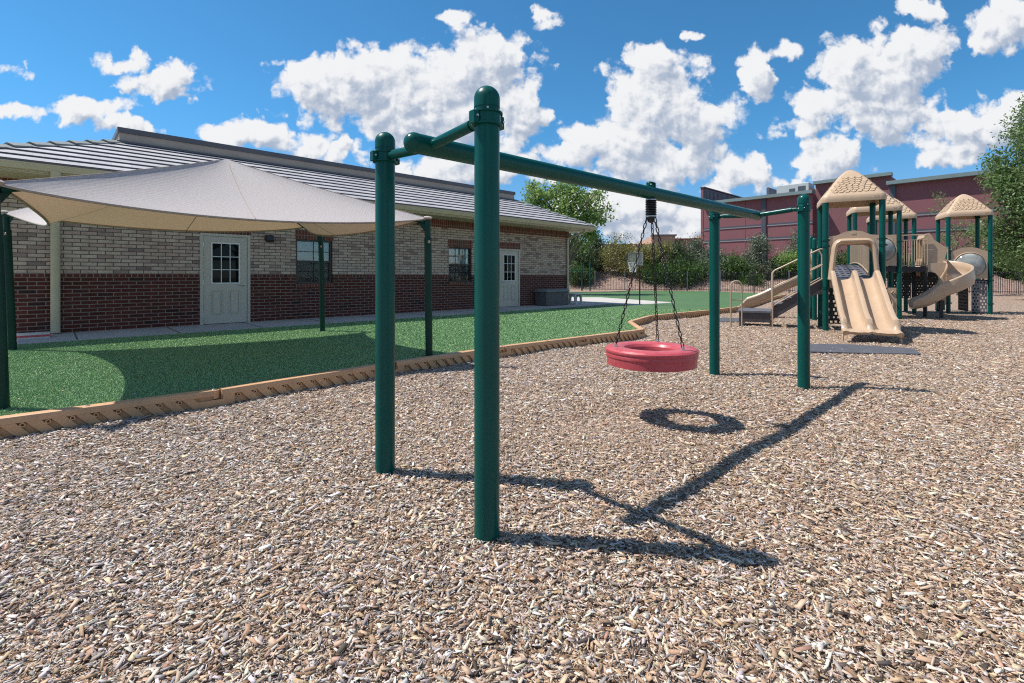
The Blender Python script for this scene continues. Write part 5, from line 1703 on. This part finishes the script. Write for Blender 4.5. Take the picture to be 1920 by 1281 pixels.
for x in (st0 - 0.76, st0 - 0.05):
    for y in (0.16, 0.96): mb.box(x - 0.025, x + 0.025, y - 0.025, y + 0.025, -0.05, 0.12)
mb.build('platform_skirt', STRING, tpf, 0)

# --- two shorter posts further back on the left, wave slide running left between them
post(0.02, 2.95, 2.42, clamps=(1.2, 2.1)); post(0.02, 4.05, 2.55, clamps=(1.2, 2.1)); post(0.55, 4.05, 2.3, 0.05)
deck(0.05, 1.15, 2.95, 4.05, 1.18) if False else None
deck(0.06, 1.1, 3.02, 4.0, 1.16)
wv = []
for i in range(33):
    t = i / 32; x = 0.0 - 1.95 * t
    z = 1.20 - 0.86 * (t ** 0.95) + 0.055 * math.sin(t * 2 * PI) * (1 - 0.3 * t)
    if t > 0.86: z = max(z, 0.36 - 0.05 * (t - 0.86) / 0.14)
    wv.append((x, 3.5, z))
chute(wv, 0.62, lambda t: 0.20 if t < 0.88 else 0.20 - 0.15 * (t - 0.88) / 0.12, 0.05, 'w', BEIGE).build('wave_slide', BEIGE, ps, 50)
MB().tube([(-1.75, 3.5, -0.05), (-1.75, 3.5, 0.30)], 0.03, 10).build('wave_slide_leg', TANRAIL, ps, 40)
mb = MB(); mb.prism([(3.1, 1.2), (3.1, 1.75), (3.2, 2.0), (3.5, 2.12), (3.8, 2.0), (3.9, 1.75), (3.9, 1.2), (3.82, 1.2), (3.8, 1.7), (3.5, 1.98), (3.2, 1.7), (3.18, 1.2)], -0.03, 0.10, 'x')
mb.build('wave_slide_hood', BEIGE, ps, 30)

# --- tower two
T2 = (1.22, 4.5)
for (x, y) in ((0, 0), (S, 0), (0, S), (S, S)):
    post(T2[0] + x, T2[1] + y, 3.38, clamps=(1.45, 2.35), cap=False)
play_roof(T2[0], T2[1], 3.27, roof1)
deck(T2[0] + 0.02, T2[0] + S - 0.02, T2[1] + 0.02, T2[1] + S + 0.4, 1.60)
ring_panel(T2[0] + 0.07, T2[0] + S - 0.07, 1.62, 2.55, T2[1], T2[0] + S / 2 + 0.10, 2.10, 0.36, True)
ring_panel(T2[0] + 0.07, T2[0] + S - 0.07, 0.08, 0.95, T2[1] + 0.01, T2[0] + S / 2 + 0.05, 0.46, 0.33, False, name='story_panel')
mb = MB()
mb.tube([(T2[0] + 0.95, T2[1] - 0.03, 0.86), (T2[0] + 0.985, T2[1] - 0.03, 0.82), (T2[0] + 0.95, T2[1] - 0.03, 0.76), (T2[0] + 0.90, T2[1] - 0.03, 0.80)], 0.016, 8, closed=True)
mb.build('panel_knob', BEIGE2, ps, 40)
# --- raised side deck with bars, spiral slide
deck(2.34, 3.36, 6.0, 7.5, 1.60)
bars([(2.36, 5.99, 0), (3.34, 5.99, 0)], 1.64, 2.62, 15)
post(2.42, 6.05, 1.55, 0.06, cap=False); post(3.30, 6.08, 1.50, 0.055, cap=False, mat_=DKDECK)
lattice(2.5, 3.14, 0.55, 1.40, 7.0, 'y', 8, 9, hole=0.35)
lattice(3.16, 4.10, 0.55, 1.40, 7.0, 'y', 12, 9, hole=0.35)
# entry box and hood of the spiral
HX = -0.10
hpf = [(3.36, 1.30), (3.36, 2.50), (3.42, 2.66), (3.50, 2.68), (3.56, 2.60), (3.62, 2.46), (3.90, 2.22), (3.95, 2.14), (3.92, 2.00), (3.88, 1.84), (3.94, 1.82), (3.94, 1.76), (3.90, 1.74), (3.90, 1.62), (3.46, 1.62), (3.46, 1.30)]
hpf = [(x + HX, z) for x, z in hpf]
mb = MB()
mb.prism(hpf, 6.06, 6.10, 'y'); mb.prism(hpf, 6.86, 6.90, 'y')
mb.grid([[(x + HX, 6.10, z), (x + HX, 6.86, z)] for x, z in ((3.36, 2.52), (3.42, 2.655), (3.50, 2.67), (3.56, 2.59), (3.62, 2.45), (3.90, 2.21))])
mb.build('spiral_entry_hood', BEIGE, ps, 30)
# skirt under the entry: an arch running down into the centre column
mb = MB()
sk_ = [(3.40, 1.72), (3.40, 1.42), (3.52, 1.44), (3.64, 1.40), (3.72, 1.28), (3.75, 1.05), (3.75, 0.40), (3.90, 0.40), (3.90, 1.72)]
mb.prism([(x + HX, z) for x, z in sk_], 6.00, 6.055, 'y')
mb.build('entry_skirt', BEIGE, ps, 30)
sp = []
cxs, cys, rs = 3.66, 5.98, 0.48
sp += [(3.20 + (cxs - 3.20) * k / 4, cys + rs, 1.60 - 0.02 * k) for k in range(4)]
for k in range(22):
    a = PI / 2 - PI * 1.02 * k / 21
    sp.append((cxs + rs * math.cos(a), cys + rs * math.sin(a), 1.52 - 0.80 * (k / 21)))
x_e, y_e = sp[-1][0], sp[-1][1]
for k in range(1, 9):
    t = k / 8
    sp.append((x_e - 0.80 * t, y_e + 0.03 * t, 0.72 - 0.40 * (1 - (1 - t) ** 1.7)))
mbs = chute(sp, 0.72, lambda t: 0.27 + 0.14 * math.sin(min(1, t * 1.1) * PI) if t < 0.95 else 0.28 - 0.08 * (t - 0.95) / 0.05, 0.05, 'spiral', BEIGE, tilt=lambda t: -0.26 * math.sin(min(1.0, max(0, (t - 0.05) * 1.25)) * PI))
mbs.build('spiral_slide', BEIGE, ps, 50)
mb = MB(); mb.bbox(3.48, 3.62, 5.42, 5.56, 0.28, 0.56, 0.02); mb.box(3.51, 3.59, 5.45, 5.53, -0.05, 0.28)
mb.build('spiral_support', DKDECK, ps, 20)
# --- tower three
T3 = (2.24, 7.5)
for (x, y) in ((0, 0), (S, 0), (0, S), (S, S)):
    post(T3[0] + x, T3[1] + y, 3.42, clamps=(1.45, 2.35), cap=False)
play_roof(T3[0], T3[1], 3.30, roof1)
deck(T3[0], T3[0] + S, T3[1] + 0.02, T3[1] + S, 1.60)
bars([(T3[0] + 0.05, T3[1] + S, 0), (T3[0] + S - 0.05, T3[1] + S, 0)], 1.64, 2.55, 9)
# --- tower four
T4 = (4.46, 8.3)
for (x, y) in ((0, 0), (S, 0), (0, S), (S, S)):
    post(T4[0] + x, T4[1] + y, 3.48, clamps=(0.36, 1.16, 1.30, 2.18), cap=False, r=0.062)
play_roof(T4[0], T4[1], 3.37, roof1)
deck(T4[0] + 0.02, T4[0] + S - 0.02, T4[1] + 0.05, T4[1] + S, 1.18)
ring_panel(T4[0] + 0.07, T4[0] + S - 0.07, 1.22, 2.16, T4[1], T4[0] + S / 2 + 0.02, 1.68, 0.41, True, arch=0.14)
lattice(T4[0] + 0.62, T4[0] + S - 0.07, 0.08, 1.14, T4[1] + 0.02, 'y', 5, 10, mat_=mat('grey_perforated_coating', (0.16, 0.15, 0.16), 0.5))
lattice(T4[1] + 0.1, T4[1] + S - 0.1, 0.08, 1.10, T4[0] + 0.55, 'x', 8, 9)
post(T4[0] + 0.40, T4[1] + 2.1, 2.45, 0.06); post(T4[0] + 0.85, T4[1] + 0.55, 1.1, 0.055, cap=False)
deck(T3[0] + S, T4[0], T3[1] + 0.55, T3[1] + 1.6, 1.45, 0.14)
for yy in (T3[1] + 0.55, T3[1] + 1.6):
    bars([(T3[0] + S + 0.08, yy, 0), (T4[0] - 0.08, yy, 0)], 1.50, 2.30, 9)
# short teal balance seat and ladder posts seen under the towers
post(3.9, 9.9, 1.85, 0.05, clamps=(1.2,)); post(4.6, 10.1, 1.85, 0.05, clamps=(1.2,))
mb = MB()
for z in (0.4, 0.8, 1.2): mb.tube([(3.9, 9.9, z), (4.6, 10.1, z)], 0.022, 8)
mb.build('ladder_rung', GREEN, ps, 40)

# ------------------------------------------------------------------ grab loop and rubber mats
gl_ = thing('grab_loop', 'beige hoop shaped hand rail standing in chips left of the stair platform', 'grab rail', (5.635, 12.26, 0), R(-12))
MB().tube([(-0.13, 0, -0.05), (-0.13, 0, 0.6)] + [(-0.13 * math.cos(a), 0, 1.05 + 0.13 * math.sin(a)) for a in [PI * k / 12 for k in range(13)]] + [(0.13, 0, 0.6), (0.13, 0, -0.05)], 0.019, 12).build('hoop', TANRAIL, gl_, 40)
MB().tube([(-0.13, 0, 0.70), (0.13, 0, 0.70)], 0.014, 10).build('crossbar', TANRAIL, gl_, 40)
def rmat(name, label, pts, z):
    mb = MB(); mb.prism(pts, -0.02, z, 'z'); o = mb.build(name, MATR, None, 0)
    return tag(o, label, 'mat', 'grey rubber wear mats')
rmat('rubber_mat', 'wide grey rubber mat at the foot of the double slide', [(5.40, 9.08), (5.72, 8.18), (7.15, 7.78), (6.95, 8.55)], 0.045) if False else None
def wp_(u, v, z=0.03):
    Y = (H - z) * F / (v - 518); return ((u - 960) / F * Y, Y)
rmat('rubber_mat', 'wide grey rubber mat at the foot of the double slide', [wp_(1500, 645.5), wp_(1585, 645.5), wp_(1655, 650), wp_(1712, 653.5), wp_(1727, 664), wp_(1640, 663), wp_(1500, 659)], 0.034)
rmat('rubber_mat', 'small grey rubber mat behind the grab loop', [wp_(1340, 596), wp_(1395, 596), wp_(1395, 603.5), wp_(1340, 603.5)], 0.034)

# ------------------------------------------------------------------ black fence
fe = thing('metal_fence', 'long black picket fence along the back of the playground', 'fence', (FENCE0.x, FENCE0.y, 0.0), math.atan2(fd.y, fd.x))
FL = (FENCE1 - FENCE0).length
pk = MB(); n = int((FL + 6) / 0.125); x_ = -5.0
while x_ < FL:
    pk.box(x_ - 0.012, x_ + 0.012, -0.012, 0.012, 0.12, 1.62); x_ += 0.125
pk.build('pickets', FENCEM, fe, 0)
rl = MB()
for z in (0.22, 1.52): rl.box(-5, FL, -0.018, 0.018, z, z + 0.035)
rl.build('rail', FENCEM, fe, 0)
x_ = -4.6; k = 0
while x_ < FL:
    MB().box(x_ - 0.035, x_ + 0.035, -0.04, 0.04, 0.0, 1.74).build('fence_post', FENCEP if k % 3 else FENCEM, fe, 0); x_ += 2.4; k += 1

# ------------------------------------------------------------------ maroon building
# local frame: x along the visible face (towards the right of the photo), y into the building
MO = Vector((22.0, 56.0, 0)); mdir = Vector((0.6884, -0.7254, 0))
mr = thing('maroon_building', 'tall maroon panelled building with teal coping beyond the playground', 'building', tuple(MO), math.atan2(mdir.y, mdir.x))
ZA, ZB = 9.62, 10.62
XB0, XB1, XE = 11.0, 17.0, 34.0
WD = 26.0
mb = MB()
mb.box(0, XB0, 0, WD, 0, ZA - 0.2); mb.box(XB1, XE, 0, WD, 0, ZA - 0.2)
w_ = mb.build('wall', MAROON, mr, 0)
MB().box(XB0, XB1 - 0.0, 1.0, WD, 0, ZB - 0.2).build('recessed_wall', MAROON2, mr, 0, label='slightly taller maroon block wall set back between the panels')
mb = MB()
for (xa, xb) in ((0.0, XB0), (XB1, XE)):
    mb.box(xa - 0.1, xb + 0.1, -0.55, 0.3, ZA - 0.2, ZA + 0.12)
mb.box(XB0 - 0.1, XB1 + 0.1, 0.55, 1.4, ZB - 0.2, ZB + 0.10)
mb.build('coping', TEALCOP, mr, 0)
mb = MB(); lg = MB()
for z in (6.62, 5.20):
    for (xa, xb) in ((0.0, 6.3), (6.8, XB0), (XB1 + 0.6, XE)):
        mb.box(xa, xb, -0.02, -0.003, z, z + 0.16); lg.box(xa, xb, -0.06, -0.003, z - 0.10, z - 0.002)
    mb.box(XB0 + 0.02, XB1 - 0.02, 0.98, 0.997, z - 1.9, z - 1.9 + 0.12) if z < 6 else None
mb.build('reveal_band', SLATE, mr, 0); lg.build('ledge', LEDGE, mr, 0)
mb = MB(); mb.box(6.3, 6.72, -0.14, -0.003, 0, ZA - 0.2); mb.box(XB1 + 0.05, XB1 + 0.5, -0.14, -0.003, 0, ZA - 0.2)
for x in (4.6, 24.5): mb.box(x, x + 0.05, -0.012, -0.003, 0, ZA - 0.2)
mb.build('pilaster', SLATE, mr, 0)
# screen wall standing above the roof at the left end
mb = MB(); mb.box(-0.35, -0.05, 0.0, WD, 0, 11.45)
mb.build('end_wall', MAROON, mr, 0)
mb = MB(); mb.box(-0.048, 0.03, 0.15, WD, ZA - 0.1, 11.35)
k = 0.3
while k < WD: mb.box(0.03, 0.07, k, k + 0.12, ZA - 0.1, 11.3); k += 0.36
mb.build('screen_panel', SCREENW, mr, 0)
mb = MB(); mb.box(-0.42, 0.12, -0.08, WD, 11.452, 11.56); mb.build('screen_coping', SLATE, mr, 0)
mb = MB(); mb.box(4.7, 4.95, 6, 12, ZA - 0.1, 11.6); mb.build('inner_parapet', SCREENW, mr, 0)
# wall mounted box and lamp between the roofs
hv = thing('rooftop_unit', 'pale grey rooftop air unit on the maroon building', 'air unit', tuple(MO + mdir * 8.9 + Vector((0.7254, 0.6884, 0)) * 1.6 + Vector((0, 0, ZA - 0.2))), math.atan2(mdir.y, mdir.x))
mb = MB(); mb.bbox(-1.4, 1.6, -0.9, 0.9, 0, 1.30, 0.04); mb.build('cabinet', HVACM, hv, 20)
mb = MB(); mb.box(-0.2, 0.35, -0.915, -0.902, 0.55, 0.85); mb.box(0.6, 1.3, -0.915, -0.902, 0.4, 1.0); mb.build('grille', SLATE, hv, 0)
mb = MB(); mb.lathe([(0.0, 0), (0.25, 0), (0.25, 0.5), (0.12, 0.75), (0.0, 0.78)], (1.9, 0.2, 0), 14); mb.build('vent_cap', TANB, hv, 30)

# ------------------------------------------------------------------ tan building farther off
tnb = thing('tan_building', 'low tan stucco building with red coping far behind the shrubs', 'building', (28.5, 78.0, 0), R(-6))
mb = MB(); mb.box(-30, -6.0, 0, 18, 0, 6.2); mb.box(-5.99, -2.6, -1.2, 16, 0, 7.7); mb.box(-2.59, 2.2, 0, 16, 0, 7.05); mb.box(2.21, 4.6, -0.5, 16, 0, 8.0)
mb.build('wall', TANB, tnb, 0)
mb = MB(); mb.box(-30.1, -6.1, -0.15, 0.4, 6.2, 6.5); mb.box(-2.5, 2.1, -0.15, 0.4, 7.05, 7.35); mb.box(2.1, 4.7, -0.65, 0.4, 8.0, 8.3)
mb.build('coping', REDCOP, tnb, 0)
MB().box(-6.2, -2.4, -1.4, 0.4, 7.702, 7.9).build('pale_coping', LEDGE, tnb, 0)
mb = MB()
for x in (-26, -21, -16, -11): mb.box(x, x + 2.2, -0.03, -0.003, 2.6, 4.6)
mb.build('window', SLATE, tnb, 0)

# ------------------------------------------------------------------ trees and shrubs
def leaves(name, clumps, nl, size, mat_, parent, seed, narrow=1.0, up=0.0, base_hi=0.5, shell=0.45, droop=0.0):
    """clumps: (x,y,z,rx,ry,rz[,weight]); leaf cards spread through each clump, thinner inside"""
    r_ = np.random.RandomState(seed)
    cl = np.array([c_[:6] for c_ in clumps], float)
    wts = np.array([(c_[6] if len(c_) > 6 else c_[3] * c_[5] ) for c_ in clumps], float); wts /= wts.sum()
    k = r_.choice(len(cl), nl, p=wts)
    d = r_.normal(0, 1, (nl, 3)); d /= np.linalg.norm(d, axis=1, keepdims=True)
    # twig tufts: leaves gather round points on each clump
    nt_ = max(6, nl // 26)
    kt = r_.choice(len(cl), nt_, p=wts)
    dt = r_.normal(0, 1, (nt_, 3)); dt /= np.linalg.norm(dt, axis=1, keepdims=True)
    rt = r_.uniform(0, 1, nt_) ** shell * np.exp(r_.normal(0, 0.10, nt_))
    tc = cl[kt, :3] + dt * rt[:, None] * cl[kt, 3:6]
    ti = r_.randint(0, nt_, nl)
    p = tc[ti] + r_.normal(0, 1, (nl, 3)) * size * 1.5
    out_ = dt[ti] * 0.5 + r_.normal(0, 0.6, (nl, 3))
    out_[:, 2] += up
    ax = out_ / np.linalg.norm(out_, axis=1, keepdims=True)
    o2 = r_.normal(0, 1, (nl, 3)); ay = np.cross(ax, o2); ay /= np.linalg.norm(ay, axis=1, keepdims=True)
    L = size * np.exp(r_.normal(0, 0.25, nl)); W = L * 0.55 * narrow
    V = np.zeros((nl, 4, 3))
    V[:, 0] = p - ax * (L * 0.5)[:, None]
    V[:, 1] = p + ay * (W * 0.5)[:, None] - ax * (L * 0.05)[:, None]
    V[:, 2] = p + ax * (L * 0.5)[:, None]
    V[:, 3] = p - ay * (W * 0.5)[:, None] - ax * (L * 0.05)[:, None]
    tuft = np.clip(r_.normal(base_hi, 0.16, nt_), 0, 1)
    tnt = np.clip(tuft[ti] + r_.normal(0, 0.12, nl), 0, 1)
    o = fast_mesh(name, V.reshape(-1, 3), np.arange(nl * 4).reshape(-1, 4), np.repeat(tnt[:, None], 4, 0).repeat(3, 1), mat_)
    if parent is not None: o.parent = parent
    return o

def branchy(parent, base_r, h, ends, seed=1, name='trunk'):
    rr = random.Random(seed); mb = MB()
    tr = [(0, 0, -0.3)] + [(rr.uniform(-0.04, 0.04) * h * k / 5, rr.uniform(-0.04, 0.04) * h * k / 5, h * k / 5) for k in range(1, 6)]
    mb.tube(tr, [base_r * (1 - 0.13 * k) for k in range(6)], 10)
    for e in ends:
        k = rr.randint(2, 5); s_ = Vector(tr[k]); e = Vector(e)
        m_ = s_.lerp(e, 0.5) + Vector((0, 0, 0.12 * (e - s_).length))
        mb.tube(bez(s_, m_, e, 6), [base_r * 0.45 * (1 - 0.13 * q) for q in range(7)], 6)
    return mb.build(name, WOODT, parent, 60)

def tree(name, label, cat, loc, clumps, nl, size, mat_, seed, trunk_r, trunk_h, narrow=1.0, group=None, up=0.0, base_hi=0.5, shell=0.45):
    t = thing(name, label, cat, loc, 0, group)
    leaves('crown', clumps, nl, size, mat_, t, seed, narrow, up, base_hi, shell)
    if trunk_r: branchy(t, trunk_r, trunk_h, [c_[:3] for c_ in clumps], seed)
    return t

def pix(u, v, Y):
    return Vector(((u - 960) / F * Y, Y, H - (v - 518) / F * Y))
def clump_px(lst, Y, base):
    out_ = []
    for (u, v, rx, ry) in lst:
        p = pix(u, v, Y) - base; s_ = Y / F
        out_.append((p.x, p.y + (hash((u, v)) % 7 - 3) * 0.25, p.z, rx * s_, max(rx, ry) * s_ * 0.9, ry * s_, rx * ry * 1.0))
    return out_
Y = 31.0; b0 = Vector(((1062 - 960) / F * Y, Y, 0))
tree('cottonwood_tree', 'light green cottonwood tree rising behind the right end of the brick house', 'tree', tuple(b0),
     clump_px([(1010, 372, 24, 28), (1002, 350, 12, 14), (1040, 362, 26, 24), (1062, 350, 20, 12), (1078, 368, 26, 24), (1108, 380, 24, 26), (1120, 362, 12, 12), (1128, 402, 12, 16), (1098, 412, 24, 22), (1060, 400, 30, 28), (1025, 410, 25, 22), (1080, 440, 20, 16), (1108, 436, 14, 14), (1040, 440, 26, 18), (1090, 462, 12, 12), (1000, 392, 14, 12), (1136, 388, 6, 8)], Y, b0), 8200, 0.17, LF_COTTON, 3, 0.20, 4.2, 1.25, base_hi=0.55, shell=0.6)
Y = 26.0; b0 = Vector(((1945 - 960) / F * Y, Y, 0))
tree('aspen_tree', 'tall leafy tree towering right of the last play tower before the maroon building', 'tree', tuple(b0),
     clump_px([(1935, 235, 22, 40), (1915, 268, 22, 28), (1955, 290, 50, 60), (1900, 305, 22, 30), (1885, 335, 22, 24), (1925, 345, 50, 45), (1880, 365, 22, 22), (1895, 392, 30, 26), (1950, 400, 70, 50), (1885, 425, 22, 22), (1915, 445, 45, 28), (1900, 470, 28, 20), (1960, 470, 70, 40), (1985, 330, 50, 70), (2010, 430, 60, 60), (1872, 342, 12, 10), (1866, 388, 10, 10), (1960, 200, 30, 40), (1985, 255, 40, 50), (1868, 432, 12, 12)], Y, b0), 42000, 0.16, LF_ASH, 8, 0.22, 5.0, 0.8, base_hi=0.5)
Y = 33.0; b0 = Vector(((1795 - 960) / F * Y, Y, 0))
tree('young_tree', 'thin young tree with sparse leaves behind the right hand play tower', 'tree', tuple(b0),
     clump_px([(1778, 372, 16, 12), (1790, 388, 20, 14), (1770, 400, 14, 10), (1795, 430, 26, 16), (1775, 450, 22, 14), (1815, 445, 22, 16), (1800, 468, 24, 14), (1830, 470, 16, 14), (1840, 440, 12, 10)], Y, b0), 2300, 0.13, LF_ASH, 12, 0.07, 3.6, 0.8, base_hi=0.6)

G_SHR = 'shrubs and small conifers behind the black fence'
def fy(u):                                              # depth of the planting line behind the fence at picture column u
    t = (u - 960) / F
    # intersection of the ray with the fence line
    den = fd.x - t * fd.y
    s_ = (t * FENCE0.y - FENCE0.x) / den
    return FENCE0.y + fd.y * s_
# u, width, top v, base v, kind, extra depth, label
SH = [
 (1085, 66, 446, 540, 'dark', 2.5, "dark green conifer beside the right corner of the brick house"),
 (1118, 50, 438, 540, 'dark', 4.5, "taller dark conifer just left of the yellow green shrub"),
 (1088, 34, 505, 545, 'jun', 0.8, "low bright shrub behind the green climbing bars"),
 (1160, 74, 446, 540, 'olive', 3.0, "wide yellow green shrub left of the swing chains"),
 (1160, 40, 432, 500, 'twig', 4.8, "sparse twiggy sapling rising above the yellow green shrub"),
 (1205, 56, 462, 545, 'olive', 2.0, "olive brown shrub seen between the swing chains and the hoop"),
 (1236, 50, 450, 540, 'olive', 3.4, "olive shrub just right of the swing chains"),
 (1232, 56, 500, 546, 'jun', 0.9, "low green hedge shrub under the swing chains"),
 (1272, 52, 458, 540, 'dark', 2.6, "pointed dark pine between the chains and the rear left swing post"),
 (1287, 50, 492, 545, 'jun', 1.0, "bright spiky juniper left of the rear left swing post"),
 (1308, 44, 450, 530, 'pine', 4.0, "grey green pinyon just left of the rear left swing post"),
 (1338, 66, 466, 540, 'pine', 2.6, "broad grey green pinyon directly behind the rear left swing post"),
 (1379, 44, 478, 546, 'jun', 2.0, "bright green juniper just right of the rear left swing post"),
 (1404, 30, 528, 548, 'jun', 0.8, "small bright shrub above the grab loop"),
 (1424, 64, 446, 545, 'pine', 3.0, "tall grey green pinyon above the stair handrail"),
 (1474, 54, 476, 540, 'olive2', 3.2, "light green shrub left of the rear right swing post"),
 (1500, 56, 440, 540, 'pine', 4.0, "dark pinyon behind the rear right swing post"),
 (1548, 60, 468, 545, 'pine', 2.5, "pinyon behind the left posts of the first play tower"),
 (1590, 60, 470, 545, 'jun', 2.0, "green juniper seen through the slide arch"),
 (1635, 60, 468, 545, 'pine', 3.0, "pinyon behind the second play tower"),
 (1690, 56, 478, 548, 'jun', 2.0, "green juniper behind the barred deck"),
 (1735, 56, 482, 548, 'dark', 2.6, "dark shrub behind the spiral slide"),
 (1785, 54, 486, 550, 'pine', 2.0, "grey green shrub behind the left post of the right tower"),
 (1868, 56, 466, 550, 'dark', 2.4, "dark spreading juniper right of the last play tower"),
 (1910, 70, 470, 550, 'jun', 1.6, "spreading juniper right under the tall leafy tree"),
 (1965, 80, 460, 552, 'dark', 1.8, "dark juniper farthest right under the tall tree"),
]
KM = {'dark': LF_DARK, 'pine': LF_PINE, 'olive': LF_OLIVE, 'jun': LF_JUN, 'twig': LF_OLIVE, 'olive2': LF_COTTON}
for i, (u, w, vt, vb, kind, dep, lab) in enumerate(SH[:-1]):
    dep += 1.3
    Y = fy(u) + dep; s_ = Y / F
    zt_ = H + (518 - vt) * s_; X = (u - 960) / F * Y; hw = w * s_ / 2 * 1.22
    g0 = 0.28 * dep
    hgt_ = zt_ - g0
    rr = random.Random(100 + i); cl_ = []
    if kind in ('dark', 'pine'):
        for k in range(22):
            t = k / 21; z = hgt_ * (0.06 + 0.90 * t)
            wid = hw * (1.0 - 0.78 * t ** 1.7) * (0.85 if t < 0.12 else 1.0)
            a = rr.uniform(0, 6.28); off = wid * rr.uniform(0.25, 0.62)
            cl_.append((off * math.cos(a), off * math.sin(a), z, wid * rr.uniform(0.45, 0.75), wid * rr.uniform(0.45, 0.75), hgt_ * rr.uniform(0.08, 0.14)))
        nl, sz, nar, up_ = 7500, 0.20, 0.55, 0.35
    elif kind == 'jun':
        for k in range(10):
            a = rr.uniform(0, 6.28); off = hw * rr.uniform(0.1, 0.75); z = hgt_ * rr.uniform(0.16, 0.82)
            cl_.append((off * math.cos(a), off * math.sin(a), z, hw * rr.uniform(0.25, 0.5), hw * 0.4, hgt_ * rr.uniform(0.12, 0.26)))
        nl, sz, nar, up_ = 4200, 0.24, 0.40, 0.7
    elif kind == 'twig':
        for k in range(9):
            a = rr.uniform(0, 6.28); off = hw * rr.uniform(0.1, 0.8); z = hgt_ * rr.uniform(0.55, 1.0)
            cl_.append((off * math.cos(a), off * math.sin(a), z, hw * 0.3, hw * 0.3, hgt_ * 0.07))
        nl, sz, nar, up_ = 420, 0.12, 0.8, 0.1
    else:
        for k in range(16):
            a = rr.uniform(0, 6.28); off = hw * rr.uniform(0.1, 0.7); z = hgt_ * rr.uniform(0.12, 0.86)
            cl_.append((off * math.cos(a), off * math.sin(a), z, hw * rr.uniform(0.28, 0.5), hw * 0.42, hgt_ * rr.uniform(0.10, 0.2)))
        nl, sz, nar, up_ = 5200, 0.17, 0.9, 0.1
    nm = {'dark': 'dark_conifer', 'pine': 'pinyon_pine', 'jun': 'juniper_shrub', 'twig': 'sapling', 'olive': 'leafy_shrub', 'olive2': 'leafy_shrub'}[kind]
    tree(nm, lab, 'conifer' if kind in ('dark', 'pine') else 'shrub' if kind != 'twig' else 'sapling', (X, Y, g0), cl_, nl, sz, KM[kind], 200 + i, 0.06 if kind != 'jun' else 0.03, hgt_ * 0.7, nar, G_SHR, up_, 0.5, 0.5)
